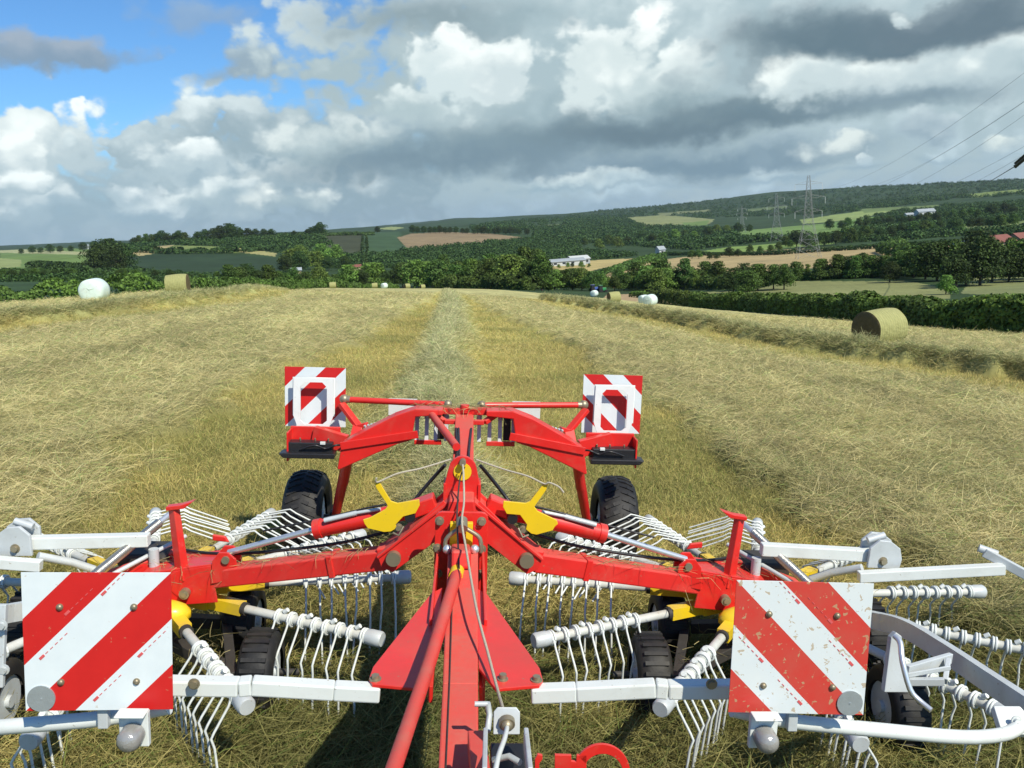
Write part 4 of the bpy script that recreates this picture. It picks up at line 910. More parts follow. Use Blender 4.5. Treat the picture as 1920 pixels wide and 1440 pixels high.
M['white_arm'] = paint('worn_white_paint', (.60, .62, .58), .4, damt=.2, wear=.14, dust=(.3, .22, .12))
ARMS = {}
for t in (1, -1):
    ms = arm_meshes(t); d = {}
    for k_, mb in ms.items():
        o = mb.build(k_, M['white_arm'] if k_ == 'tine_arm' else M[MATN[k_]], None); d[k_] = o
    for k_ in d:
        if k_ != 'tine_arm': d[k_].parent = d['tine_arm']
    ARMS[t] = d
ANG = [6, 38.7, 71.5, 104.2, 137, 169.6, -157.6, -125, -92, -59.5, -26.7]
SWING = {6: 4, 38.7: 30, 71.5: 72, 104.2: 74, 137: 62, 169.6: 14, -157.6: 4, -125: 2, -92: 2, -59.5: 2, -26.7: 3}
for s_ in (1, -1):
    src = ARMS[s_]; first = True
    for a_ in ANG:
        ang = R(a_) if s_ > 0 else pi-R(a_)
        arm = src['tine_arm'] if first else src['tine_arm'].copy()
        if not first: col.objects.link(arm)
        arm.parent = RAKE; arm.location = (s_*HUB[0], HUB[1], .462); arm.rotation_euler = (0, R(1.0), ang)
        kids = []
        for k_ in ('arm_socket', 'collar', 'end_cap'):
            c = src[k_] if first else src[k_].copy()
            if not first: col.objects.link(c)
            c.parent = arm
        for i, r in enumerate((.86, 1.0, 1.14, 1.28)):
            c = src['tine_pair'] if (first and i == 0) else src['tine_pair'].copy()
            if not (first and i == 0): col.objects.link(c)
            c.parent = arm; c.location = (r, 0, 0); c.rotation_euler = (s_*R(SWING[a_]+random.uniform(-2, 3)), random.uniform(-.03, .03), 0)
        first = False
# ---- posts and springs on the rotor carriers
for s_ in (-1, 1):
    MB().bar((s_*1.43, 4.28, .60), (s_*1.475, 4.31, .975), .045, .06, .038, .045).build('spring_post', M['red'], RAKE, .004)
    MB().prism([(s_*(-.10), .03), (s_*.03, -.005), (s_*.045, .0), (s_*.03, .02), (s_*(-.10), .045)] if 0 else [(s_*.05, -.008), (s_*.05, .012), (s_*(-.02), .022), (s_*(-.09), .045), (s_*(-.04), .004)], (s_*1.455, 4.30, .98), (1, 0, 0), (0, 0, 1), .05).build('post_cap', M['red'], RAKE, .003)
    a, b = Vector((s_*1.60, 4.60, .845)), Vector((s_*1.865, 4.0, .64)); d = (b-a)
    MB().tube([a, b], .016, 10).build('spring_rod', M['chrome'], RAKE)
    c = []; u = d.normalized().orthogonal().normalized(); v = d.normalized().cross(u)
    for i in range(70*8+1): t = i/(70*8); c.append(a.lerp(b, .12+.82*t) + (u*cos(i*pi/4)+v*sin(i*pi/4))*.021)
    MB().tube(c, .0062, 5).build('coil_spring', M['spring'], RAKE)
    MB().tube([(s_*1.50, 4.55, .74), (s_*1.75, 4.2, .66)], .012, 8).tube([(s_*1.56, 4.6, .70), (s_*1.56, 4.6, .80)], .02, 8).tube([(s_*1.60, 4.35, .62), (s_*1.60, 4.35, .74)], .026, 12).build('hydraulic_valve', M['galv'], RAKE)
    MB().bar((s_*1.34, 4.42, .64), (s_*1.85, 4.72, .60), .10, .07).bar((s_*1.52, 4.5, .66), (s_*1.80, 4.25, .62), .06, .06).prism([(0, 0), (s_*.09, .01), (s_*.09, .045), (s_*.02, .035)], (s_*1.28, 4.6, .69), (1, 0, 0), (0, 0, 1), .02).build('rotor_carrier', M['red_dusty'], RAKE, .006)

# ---- rear frame
ar = [(-.318, 1.262), (-.25, 1.275)] ; archpx = [(779, 766), (830, 768), (830, 778), (779, 781), (771, 825), (745, 832), (665, 867), (636, 880), (633, 878), (641, 832), (665, 817), (740, 779)]
poly = [(U(x, y, Y=5.50)[0]-.0, U(x, y, Y=5.50)[2]) for x, y in archpx]
both(MB().prism([(-x, z) for x, z in poly], (0, 5.55, 0), (1, 0, 0), (0, 0, 1), .13), 'rear_arch', M['red'], bevel=.006)
both(MB().bar((.30, 5.478, 1.12), (.80, 5.478, 1.03), .012, .05), 'arch_rib', M['red'], bevel=.002)
MB().bar((-.33, 5.62, 1.255), (.33, 5.62, 1.255), .06, .045).build('rear_crossbeam', M['red'], RAKE, .005)
MB().bar((-.13, 5.50, 1.205), (.13, 5.50, 1.205), .04, .03).bar((-.13, 5.5, 1.205), (-.2, 5.56, 1.24), .04, .03).bar((.13, 5.5, 1.205), (.2, 5.56, 1.24), .04, .03).tube([(0, 5.60, 1.25), (0, 5.60, 1.30)], .03, 12).build('rear_yoke', M['red_dusty'], RAKE, .004)
MB().tube([uu(810, 778, Y=5.5), uu(856, 838, Y=4.85)], .024, 12).build('diagonal_brace', M['red_dusty'], RAKE)
for x0, x1 in ((-.33, -.15), (.15, .34)): MB().bar((x0, 5.60, 1.04), (x1, 5.60, 1.04), .03, .03).build('rack_rail', M['red'], RAKE, .003)
for i in range(8):
    x = (-.315, -.25, -.19, -.12, .10, .17, .24, .33)[i]
    MB().bar((x, 5.66, 1.235), (x*1.0, 5.60, 1.05), .026, .012, up=(0, 1, 0)).tube([(x, 5.65, 1.24), (x, 5.64, 1.19)], .018, 8).build('rack_bar', M['galv'], RAKE)
for x0 in (-.16, .29): MB().box((x0, 5.68, 1.14), (.05, .03, .19)).build('rack_damper', M['black'], RAKE, .004)
for s_ in (-1, 1):
    e = .04 if s_ > 0 else 0
    MB().tube([(s_*.13, 5.72, 1.275), (s_*.80, 5.88, 1.262)], .021, 12).build('tie_rod', M['red'], RAKE)
    MB().ball((s_*.115, 5.72, 1.275), .032, 10).build("rod_joint", M["bolt"], RAKE); MB().ball((s_*.835, 5.89, 1.262), .034, 10).tube([(s_*.79, 5.88, 1.262), (s_*.85, 5.89, 1.262)], .024, 10).build('rod_joint', M['bolt'], RAKE)
    MB().bar((s_*.85, 5.86, 1.235), (s_*.72, 5.76, 1.10), .055, .03).bar((s_*.72, 5.76, 1.11), (s_*.74, 5.66, 1.0), .07, .03).bar((s_*.66, 5.74, 1.12), (s_*.72, 5.76, 1.10), .05, .03).build('board_link', M['red'], RAKE, .004)
    for k in range(4): MB().tube([(s_*(.58+.022*k), 5.68, 1.07+.010*(3-k)), (s_*(.60+.022*k), 5.66, 1.13+.006*(3-k))], .009, 6).build('coupling_plug', M['galv'], RAKE)
    MB().box((s_*.435, 5.95, 1.205), (.20, .004, .12)).build('reflective_plate', M['white'], RAKE)
    # board carrier under the rear board
    MB().bar((s_*.80, 5.75, .98), (s_*1.03, 5.80, 1.03), .05, .12).box((s_*1.02, 5.82, 1.02), (.34, .02, .12)).box((s_*1.185, 5.75, .965), (.012, .14, .20)).build('board_carrier', M['red'], RAKE, .004)
    MB().prism([(s_*-.15, -.02), (s_*.15, -.02), (s_*.15, .05), (s_*-.15, .05)], (s_*1.035, 5.74, .945), (1, 0, 0), (0, 0, 1), .10).prism([(s_*-.17, 0), (s_*.17, 0), (s_*.20, .03), (s_*.17, .035), (s_*-.17, .035)], (s_*1.035, 5.69, .90), (1, 0, 0), (0, 0, 1), .12).build('lamp_housing', M['black'], RAKE, .006)
    rope([(s_*.80, 5.74, .97), (s_*.86, 5.68, .985), (s_*.93, 5.68, .96), (s_*1.0, 5.66, .985), (s_*1.1, 5.68, .95)], .007, 'lamp_cable', 'black')
    MB().box((s_*.95, 5.69, .995), (.035, .02, .02)).build('cable_plug', M['white'], RAKE, .003)
    for dx in (-.12, -.03, .07): MB().tube([(s_*(1.04+dx), 5.75, .975), (s_*(1.04+dx), 5.74, 1.015)], .006, 6).build('bolt', M['bolt'], RAKE)
    # leg and wheel
    MB().tube([(s_*.765, 5.55, .92), (s_*.81, 5.68, .74), (s_*.815, 5.69, .72)], .037, 14).tube([(s_*.815, 5.69, .73), (s_*.87, 5.82, .52), (s_*.90, 5.90, .40)], [.036, .033, .03], 14).build('wheel_leg', M['red'], RAKE)
    MB().tube([(s_*.90, 5.90, .41), (s_*.94, 6.05, .34), (s_*1.13, 6.06, .34)], .035, 10).box((s_*.905, 5.91, .40), (.06, .08, .1)).build('axle', M['dark'], RAKE)
    w = MB(); n = 44; prof = [(-.13, .20), (-.155, .25), (-.165, .29), (-.155, .325), (-.130, .353), (-.085, .376), (0, .388), (.085, .376), (.130, .353), (.155, .325), (.165, .29), (.155, .25), (.13, .20)]; prof = [(x*.86, r*.88) for x, r in prof]
    cx, cy, cz = s_*1.125, 6.07, .345
    vs = [(cx+x, cy+r*cos(2*pi*k/n), cz+r*sin(2*pi*k/n)) for x, r in prof for k in range(n)]
    w.add(vs, [(i*n+(k+1) % n, i*n+k, (i+1)*n+k, (i+1)*n+(k+1) % n) for i in range(len(prof)-1) for k in range(n)], True)
    wo = w.build('wheel_tyre', M['rubber'], RAKE)
    tr = MB()
    for k in range(34):
        a = 2*pi*k/34
        for q in (-1, 1):
            a2 = a + (.09 if q > 0 else 0)
            for (x0, x1, da) in ((.012, .065, .05), (.065, .125, .10)):
                x0 *= .86; x1 *= .86; P0 = Vector((cx+q*x0, cy+(.340-.1*x0*x0*10)*cos(a2+da-.05), cz+(.340-.1*x0*x0*10)*sin(a2+da-.05))); rr = .338 if x1 < .08 else .318
                P1 = Vector((cx+q*x1, cy+rr*cos(a2+da), cz+rr*sin(a2+da))); tr.bar(P0, P1, .026, .012, up=(0, cos(a2), sin(a2)))
    tr.build('tread', M['rubber'], wo)
    MB().tube([(cx-.095, cy, cz), (cx+.095, cy, cz)], .18, 24).tube([(cx-.12, cy, cz), (cx+.12, cy, cz)], .05, 12).build('rim', M['white'], wo)

# ---- warning boards
def striped(name, first_red, s_, specks):
    s = NT(name); tc = s.n('ShaderNodeTexCoord'); sp = s.n('ShaderNodeSeparateXYZ'); s.l(tc.outputs['Object'], sp.inputs[0])
    # distance across the diagonal, in board widths, from the upper outer corner
    u_ = s.math('MULTIPLY', sp.outputs['X'], s_*-1/.423); v_ = s.math('MULTIPLY', sp.outputs['Z'], -1/.423)
    t = s.math('ADD', s.math('ADD', s.math('MULTIPLY', u_, -1 if 1 else 1), v_), 1.0)
    t = s.math('ADD', s.math('ADD', s.math('MULTIPLY', sp.outputs['X'], s_*-1/.423), v_), 1.0)
    f = s.math('FRACT', s.math('ADD', s.math('MULTIPLY', t, 1.5), .5 if first_red else 0.))
    red = s.math('GREATER_THAN', f, .5)
    dirt = s.noise(14, 6); sk = s.math('GREATER_THAN', s.noise(42, 3, dist=.6), .63 if specks else .70)
    wcol = s.mix(dirt, (.60, .66, .68), (.74, .79, .79)); rcol = s.mix(dirt, (.62, .02, .018), (.50, .014, .014))
    c = s.mix(red, wcol, rcol); c = s.mix(s.math('MULTIPLY', sk, .75 if specks else .35), c, (.42, .30, .16))
    if specks: c = s.mix(s.math('MULTIPLY', dirt, .22), c, (.45, .38, .25))
    s.l(c, s.b.inputs['Base Color']); s.b.inputs['Roughness'].default_value = .38; s.bump(s.noise(400, 2), .05, .001); return s.m
def board(c, s_, first_red, specks, label, tilt=0, yaw=0):
    rt = MB().prism([(x*.2115, z*.2115) for x, z in ((-1, -1), (1, -1), (1, 1), (-1, 1))], (0, 0, 0), (1, 0, 0), (0, 0, 1), .003)
    o = rt.build('warning_board', striped('board_stripes', first_red, s_, specks), RAKE, .0008, label); o.location = c; o.rotation_euler = (R(tilt), 0, yaw)
    return o
fl = board((-1.056, 2.42, 1.186), -1, False, False, 'front left board, stripes rising to the right, clean', -3.2, R(1.8))
fr_ = board((1.056, 2.42, 1.186), 1, False, True, 'front right board, stripes falling to the right, muddy', -3.2, R(-1.8))
rl = board((-1.049, 5.978, 1.255), -1, True, False, 'rear left board behind a white frame', -1); rr_ = board((1.049, 5.978, 1.255), 1, True, False, 'rear right board behind a white frame', -1)
M['bright'] = paint('bright_white_paint', (.80, .82, .80), .35, damt=.1, wear=.03)
M['print'] = plain('red_print', (.62, .10, .10), .5, 0, 300, .5, 0); M['disc'] = plain('grey_reflector_disc', (.42, .46, .48), .35, .5, 40, .15, .2)
for o, s_ in ((fl, -1), (fr_, 1)):
    for x, z in ((-.105, .108), (.105, .108), (-.108, -.122), (.108, -.122)): MB().tube([(x, -.0015, z), (x, -.006, z)], .010, 12).ball((x, -.006, z), .0085, 10, (1, .7, 1)).build('rivet', M['bolt'], o)
    MB().tube([(s_*.165, -.0016, -.172), (s_*.165, -.006, -.172)], .040, 32).tube([(s_*.165, -.006, -.172), (s_*.165, -.0075, -.172)], .003, 8).build('reflector', M['disc'], o)
    pm = MB()
    for (x, z) in ((-.085, .09), (-.16, -.045), (.12, -.04), (-.01, -.175), (.02, .15)):
        d = Vector((1, 0, 1)).normalized()
        pm.box((-s_*x, -.0022, z), (.018, .0012, .008), Matrix.Rotation(R(45)*s_, 3, 'Y'))
        for k in range(1, 6): pm.box((-s_*(x+.014*k), -.0022, z+.014*k), (.010, .0012, .0022), Matrix.Rotation(R(45)*s_, 3, 'Y'))
    pm.build('printed_mark', M['print'], o)
    MB().box((s_*.02, .02, 0), (.30, .02, .03)).box((0, .03, -.18), (.03, .03, .2)).build('board_bracket', M['galv'], o, .003)
# marker lamps under the front boards
M['lens'] = plain('clear_lamp_lens', (.34, .33, .31), .12, .3, 30, .3, .3)
for s_ in (-1, 1):
    c = Vector((s_*.945, 2.36, .905))
    MB().box(c+Vector((0, .02, .03)), (.085, .02, .11)).box(c+Vector((0, -.0, .088)), (.085, .05, .006)).build('lamp_bracket', M['white'], RAKE, .004)
    MB().tube([c+Vector((0, .008, .02)), c+Vector((0, -.03, .018)), c+Vector((0, -.042, .017)), c+Vector((0, -.05, .016)), c+Vector((0, -.054, .016))], [.035, .035, .030, .020, .006], 20).build('marker_lamp', M['lens'], RAKE)
# white frames in front of the rear boards
for o, s_ in ((rl, -1), (rr_, 1)):
    ho = [(-.135, .145), (.14, .145), (.138, -.115), (.092, -.245), (-.092, -.245), (-.138, -.115)]
    n = 8; inn = [(-.088, .085), (-.058, .118), (.062, .118), (.094, .085), (.094, -.150), (.062, -.178), (-.06, -.178), (-.088, -.150)]
    vs = [(x, -.07, z) for x, z in ho] + [(x, -.07, z) for x, z in inn] + [(x, -.055, z) for x, z in ho] + [(x, -.055, z) for x, z in inn]
    me = bpy.data.meshes.new('lamp_frame'); bm_ = __import__('bmesh').new()
    V_ = [bm_.verts.new(v) for v in vs]
    eo = [bm_.edges.new((V_[i], V_[(i+1) % 6])) for i in range(6)]; ei = [bm_.edges.new((V_[6+i], V_[6+(i+1) % 8])) for i in range(8)]
    __import__('bmesh').ops.triangle_fill(bm_, use_beauty=True, use_dissolve=False, edges=eo+ei)
    for v in V_[14:]: bm_.verts.remove(v)
    bm_.normal_update(); bm_.to_mesh(me); bm_.free(); me.materials.append(M['bright'])
    f = bpy.data.objects.new('plate_frame', me); col.objects.link(f); f.parent = o; sm_ = f.modifiers.new('s', 'SOLIDIFY'); sm_.thickness = .015; sm_.offset = 1
    MB().tube([(-.138, -.072, -.12), (-.138, -.072, .147), (.143, -.072, .147), (.141, -.072, -.12)], .006, 6).build('frame_edging', M['white'], o)
    MB().bar((-.13, -.075, .135), (.135, -.075, .135), .012, .014).build('frame_rail', M['dark'], o)
    for x, z in ((-.11, .115), (.115, .115), (-.115, -.13), (.115, -.13)): MB().bolt((x, -.072, z), .006, .008).build('screw', M['bolt'], o)
    MB().box((0, -.028, -.225), (.16, .05, .02)).build('stand_off', M['galv'], o)

# ---- bits on the hitch close to the camera: rope bracket, black box, red cut-out plate
m = MB(); cc = U(950, 1352, Y=2.15)
m.prism([(-.036, -.034), (.036, -.034), (.036, .024), (.026, .036), (-.026, .036), (-.036, .024)], tuple(cc), (1, 0, 0), (0, .35, .94), .006).build('rope_bracket', M['galv'], RAKE, .002)
MB().tube([tuple(cc+np.array([0, -.004, .004])), tuple(cc+np.array([0, -.02, .0]))], .022, 16).ball(tuple(cc+np.array([0, -.02, 0])), .017).build('bracket_grommet', M['bolt'], RAKE)
rope([tuple(cc+np.array([0, -.03, 0])), uu(946, 1385, Y=2.0), uu(934, 1420, Y=1.88), uu(925, 1470, Y=1.75)], .0065, 'rope', 'white')
for (x0, x1) in ((910, 916), (986, 996)):
    a = U(x0, 1382, Y=2.06); b = U(x1-2 if x0 > 950 else x0-2, 1460, Y=1.78); MB().bar(tuple(a), tuple(b), .012, .05).build('box_side', M['galv'], RAKE, .003)
a = U(951, 1388, Y=2.15); MB().bar((a[0], a[1], a[2]-.03), (a[0]-.005, 1.7, a[2]-.07), .09, .05).build('control_box', M['black'], RAKE, .004)
MB().tube([uu(925, 1425, Y=1.95), uu(955, 1418, Y=1.93), uu(975, 1430, Y=1.9)], .008, 8).build('hose_fitting', M['galv'], RAKE)
MB().tube([uu(890, 1320, Y=2.3), uu(914, 1320, Y=2.3)], .008, 8).tube([uu(914, 1318, Y=2.3), uu(918, 1340, Y=2.3), uu(914, 1372, Y=2.25)], .009, 8).build('hitch_pin', M['galv'], RAKE)
MB().bar(uu(893, 1385, Y=2.25), uu(905, 1500, Y=1.9), .05, .05).build('hitch_lug', M['red_dusty'], RAKE, .004)
# red cut-out plate: the tops of cut-out letters ending in a hook
lt = MB(); Yp = 1.95
lt.pixprism([(1002, 1470), (1003, 1422), (1008, 1413), (1017, 1415), (1017, 1422), (1011, 1430), (1011, 1470)], Yp, .008)
lt.pixprism([(1040, 1470), (1040, 1414), (1071, 1415), (1071, 1426), (1080, 1427), (1081, 1415), (1100, 1414), (1098, 1470)], Yp, .008)
oc = [U(1128 + 53*cos(a), 1447 - 53*sin(a), Y=Yp) for a in np.linspace(-.5, 2.55, 22)]; ic = [U(1130 + 38*cos(a), 1450 - 38*sin(a), Y=Yp) for a in np.linspace(2.6, -.5, 22)]
lt.prism([(p[0], p[2]) for p in oc + ic], (0, Yp, 0), (1, 0, 0), (0, 0, 1), .008)
lt.pixprism([(1002, 1464), (1186, 1464), (1186, 1490), (1002, 1490)], Yp, .008)
lt.build('cut_out_plate', M['red'], RAKE, .001)

# ---- hay caught on the machine
def caught():
    n = 900; k = rng.integers(0, 5, n); s_ = rng.choice([-1, 1], n); t = rng.random(n); q = rng.normal(0, 1, (n, 2))
    x = np.select([k == 0, k == 1, k == 2, k == 3], [s_*(.4+.95*t), s_*(1.68+.28*q[:, 0]), s_*(1.45+.12*q[:, 0]), s_*(.99+1.3*t)], s_*.3*t)
    y = np.select([k == 0, k == 1, k == 2, k == 3], [4.11+.20*t+.02*q[:, 1], 4.5+.2*q[:, 1], 4.38+.08*q[:, 1], 4.1+.4*t+.1*q[:, 1]], 5.62+.02*q[:, 1])
    z = np.select([k == 0, k == 1, k == 2, k == 3], [.868-.22*t, .62+.02*q[:, 0]*0, .672+0*t, .30+0*t], 1.282+0*t)
    V, F, c = stalks(x, y, z, rng.uniform(.05, .18, n), np.full(n, .0028), rng.uniform(0, 6.28, n), rng.normal(.05, .18, n), rng.normal(.3, .3, n), np.array([[.42, .36, .17]])*rng.uniform(.5, 1.2, (n, 1)))
    o = np_mesh('caught_hay', V, F, M['straw'], c, parent=RAKE); o['kind'] = 'stuff'
caught()
# ================================================================== SKY, SUN, CAMERA
SUN_AZ, SUN_EL = R(180-38), R(47)         # bearing measured clockwise from +Y: behind the camera and to the right
w = bpy.data.worlds.new('World'); sc.world = w; w.use_nodes = True; nt = w.node_tree; nt.nodes.clear(); w.cycles.sampling_method = 'MANUAL'; w.cycles.sample_map_resolution = 512
def N(ty, **k):
    x = nt.nodes.new(ty)
    for a, v in k.items(): setattr(x, a, v)
    return x
def lk(a, b): nt.links.new(a, b)
def mth(op, a, b=None, c=None, tree=None, cl=False):
    x = (tree or nt).nodes.new('ShaderNodeMath'); x.operation = op; x.use_clamp = cl
    for i, v in enumerate((a, b, c)):
        if v is None: continue
        if isinstance(v, (int, float)): x.inputs[i].default_value = v
        else: (tree or nt).links.new(v, x.inputs[i])
    return x.outputs[0]
tc = N('ShaderNodeTexCoord'); sx = N('ShaderNodeSeparateXYZ'); lk(tc.outputs['Generated'], sx.inputs[0])
az = mth('ARCTAN2', sx.outputs['X'], sx.outputs['Y']); el = mth('ARCSINE', sx.outputs['Z'])
cv = N('ShaderNodeCombineXYZ'); lk(az, cv.inputs[0]); lk(el, cv.inputs[1])
def noise(scale, detail, vec, rough=.6, w_=0.):
    x = N('ShaderNodeTexNoise'); x.noise_dimensions = '3D'; x.inputs['Scale'].default_value = scale; x.inputs['Detail'].default_value = detail; x.inputs['Roughness'].default_value = rough; lk(vec, x.inputs['Vector'])
    return x
st = N('ShaderNodeMapping'); st.inputs['Scale'].default_value = (1, 1.3, 1); lk(cv.outputs[0], st.inputs[0])
# large warp then cauliflower detail
wn = noise(9, 5, st.outputs[0]); wv = N('ShaderNodeVectorMath', operation='SUBTRACT'); lk(wn.outputs['Color'], wv.inputs[0]); wv.inputs[1].default_value = (.5, .5, .5)
ws = N('ShaderNodeVectorMath', operation='SCALE'); lk(wv.outputs[0], ws.inputs[0]); ws.inputs['Scale'].default_value = .07
wc = N('ShaderNodeVectorMath', operation='ADD'); lk(cv.outputs[0], wc.inputs[0]); lk(ws.outputs[0], wc.inputs[1])
n_big = noise(7, 6, st.outputs[0], .6).outputs['Fac']; n_fine = noise(24, 7, st.outputs[0], .55).outputs['Fac']
vo = N('ShaderNodeTexVoronoi'); vo.feature = 'SMOOTH_F1'; vo.inputs['Scale'].default_value = 17; vo.inputs['Smoothness'].default_value = .35; vo.inputs['Detail'].default_value = 2.0; vo.inputs['Roughness'].default_value = .55
wc2 = N('ShaderNodeVectorMath', operation='ADD'); lk(st.outputs[0], wc2.inputs[0]); lk(ws.outputs[0], wc2.inputs[1]); lk(wc2.outputs[0], vo.inputs['Vector'])
bill = mth('SUBTRACT', 1.0, mth('MULTIPLY', vo.outputs['Distance'], 1.5))
det = mth('ADD', mth('MULTIPLY', mth('SUBTRACT', n_fine, .5), 1.15), mth('ADD', mth('MULTIPLY', mth('SUBTRACT', bill, .12), .85), mth('MULTIPLY', mth('SUBTRACT', n_big, .5), .8)))
# group: one cloud mass painted over what is behind it
grp = bpy.data.node_groups.new('cloud_mass', 'ShaderNodeTree'); I = grp.interface
for nm, ty in (('Under', 'NodeSocketColor'), ('Vec', 'NodeSocketVector'), ('Detail', 'NodeSocketFloat'), ('Centre', 'NodeSocketVector'), ('Inv', 'NodeSocketVector'), ('Soft', 'NodeSocketFloat'), ('Rag', 'NodeSocketFloat'), ('Opacity', 'NodeSocketFloat'), ('Top', 'NodeSocketColor'), ('Base', 'NodeSocketColor')):
    I.new_socket(name=nm, in_out='INPUT', socket_type=ty)
I.new_socket(name='Out', in_out='OUTPUT', socket_type='NodeSocketColor')
gi = grp.nodes.new('NodeGroupInput'); go = grp.nodes.new('NodeGroupOutput')
s1 = grp.nodes.new('ShaderNodeVectorMath'); s1.operation = 'SUBTRACT'; grp.links.new(gi.outputs['Vec'], s1.inputs[0]); grp.links.new(gi.outputs['Centre'], s1.inputs[1])
s2 = grp.nodes.new('ShaderNodeVectorMath'); s2.operation = 'MULTIPLY'; grp.links.new(s1.outputs[0], s2.inputs[0]); grp.links.new(gi.outputs['Inv'], s2.inputs[1])
s3 = grp.nodes.new('ShaderNodeVectorMath'); s3.operation = 'LENGTH'; grp.links.new(s2.outputs[0], s3.inputs[0])
r = mth('SUBTRACT', s3.outputs['Value'], mth('MULTIPLY', gi.outputs['Detail'], gi.outputs['Rag'], tree=grp), tree=grp)
mr = grp.nodes.new('ShaderNodeMapRange'); mr.interpolation_type = 'SMOOTHSTEP'; grp.links.new(r, mr.inputs['Value'])
grp.links.new(mth('ADD', 1.0, gi.outputs['Soft'], tree=grp), mr.inputs['From Min']); grp.links.new(mth('SUBTRACT', 1.0, gi.outputs['Soft'], tree=grp), mr.inputs['From Max'])
mr.inputs['To Min'].default_value = 0; mr.inputs['To Max'].default_value = 1
al = mth('MULTIPLY', mr.outputs[0], gi.outputs['Opacity'], tree=grp)
sy = grp.nodes.new('ShaderNodeSeparateXYZ'); grp.links.new(s2.outputs[0], sy.inputs[0])
sh = mth('ADD', mth('MULTIPLY', sy.outputs['Y'], .62, tree=grp), mth('ADD', .5, mth('MULTIPLY', gi.outputs['Detail'], .62, tree=grp), tree=grp), tree=grp)
mr2 = grp.nodes.new('ShaderNodeMapRange'); mr2.interpolation_type = 'SMOOTHSTEP'; grp.links.new(sh, mr2.inputs['Value']); mr2.inputs['From Min'].default_value = 0.; mr2.inputs['From Max'].default_value = .95
cm = grp.nodes.new('ShaderNodeMix'); cm.data_type = 'RGBA'; grp.links.new(mr2.outputs[0], cm.inputs[0]); grp.links.new(gi.outputs['Base'], cm.inputs[6]); grp.links.new(gi.outputs['Top'], cm.inputs[7])
fm = grp.nodes.new('ShaderNodeMix'); fm.data_type = 'RGBA'; grp.links.new(al, fm.inputs[0]); grp.links.new(gi.outputs['Under'], fm.inputs[6]); grp.links.new(cm.outputs[2], fm.inputs[7]); grp.links.new(fm.outputs[2], go.inputs['Out'])
# blue sky
sky = N('ShaderNodeTexSky'); sky.sky_type = 'NISHITA'; sky.sun_disc = False; sky.sun_elevation = SUN_EL; sky.sun_rotation = SUN_AZ; sky.air_density = 1.0; sky.dust_density = .3; sky.ozone_density = 2.0
scl = N('ShaderNodeMix', data_type='RGBA', blend_type='MULTIPLY'); scl.inputs[0].default_value = 1; lk(sky.outputs[0], scl.inputs[6]); scl.inputs[7].default_value = (.56, .92, 1.25, 1)
cur = scl.outputs[2]; SK = .10
DECK_T, DECK_B = (168, 190, 198), (118, 144, 158)
def cloud(px, py, rx, ry, top, base, soft=.25, rag=.8, op=1.0):
    global cur
    a, e = az_el(px, py); g = N('ShaderNodeGroup'); g.node_tree = grp
    lk(cur, g.inputs['Under']); lk(wc.outputs[0], g.inputs['Vec']); lk(det, g.inputs['Detail'])
    g.inputs['Centre'].default_value = (a, e, 0); g.inputs['Inv'].default_value = (FPX/rx, FPX/ry, 0)
    g.inputs['Soft'].default_value = soft; g.inputs['Rag'].default_value = rag; g.inputs['Opacity'].default_value = op
    g.inputs['Top'].default_value = (*[x/SK for x in lin(top)], 1); g.inputs['Base'].default_value = (*[x/SK for x in lin(base)], 1); cur = g.outputs[0]
WHT = (240, 249, 247); LG_ = (204, 219, 221); MG = (164, 185, 193); DG = (116, 140, 152); DK = (106, 130, 142)
# the wide deck: everything but the upper left corner
cloud(900, 660, 2000, 420, (186, 206, 214), (140, 166, 182), .2, .08)
cloud(1600, 150, 1060, 560, (208, 223, 226), (166, 187, 194), .1, .28)
cloud(900, 470, 1500, 190, (186, 208, 217), (136, 164, 182), .45, .7)
cloud(150, 395, 800, 175, (196, 213, 219), (150, 175, 188), .2, .8)
cloud(620, 300, 520, 170, (206, 221, 224), (142, 166, 178), .25, .7)
# left bank
cloud(300, 330, 350, 120, (222, 235, 237), (158, 181, 192), .2, .9)
cloud(105, 265, 140, 88, WHT, (180, 199, 206), .13, .7)
cloud(270, 268, 150, 70, (222, 236, 238), (158, 180, 190), .13, .9)
cloud(460, 245, 190, 78, (224, 237, 239), (150, 172, 182), .15, .9)
cloud(30, 300, 60, 50, WHT, (176, 196, 204), .2, .8)
cloud(520, 330, 150, 42, (232, 243, 242), (156, 178, 188), .3, .9)
cloud(120, 385, 105, 42, (236, 246, 246), (160, 184, 196), .3, .9)
cloud(250, 385, 120, 28, (222, 235, 237), (150, 176, 190), .4, .9)
cloud(560, 372, 95, 27, (236, 245, 242), (160, 182, 190), .4, .9)
cloud(60, 345, 70, 34, (238, 248, 248), (172, 193, 202), .25, .8)
cloud(400, 352, 75, 26, (232, 243, 243), (166, 188, 197), .3, .8)
cloud(345, 300, 90, 30, (236, 246, 246), (176, 196, 204), .3, .8)
cloud(215, 355, 55, 32, (238, 247, 248), (170, 192, 202), .3, .9)
cloud(640, 268, 160, 54, (238, 247, 244), (168, 188, 194), .25, .7)
# grey veils across the blue
cloud(115, 92, 150, 30, (160, 172, 182), (132, 152, 168), .35, .7, .9)
cloud(370, 20, 110, 30, (150, 174, 196), (140, 165, 190), .5, .8, .7)
cloud(470, 118, 100, 42, (166, 186, 196), (146, 166, 178), .3, .8, .95)
cloud(650, 130, 210, 120, (204, 219, 222), (164, 184, 190), .25, .7)
cloud(820, 30, 240, 60, (170, 187, 194), (140, 160, 168), .45, .6)
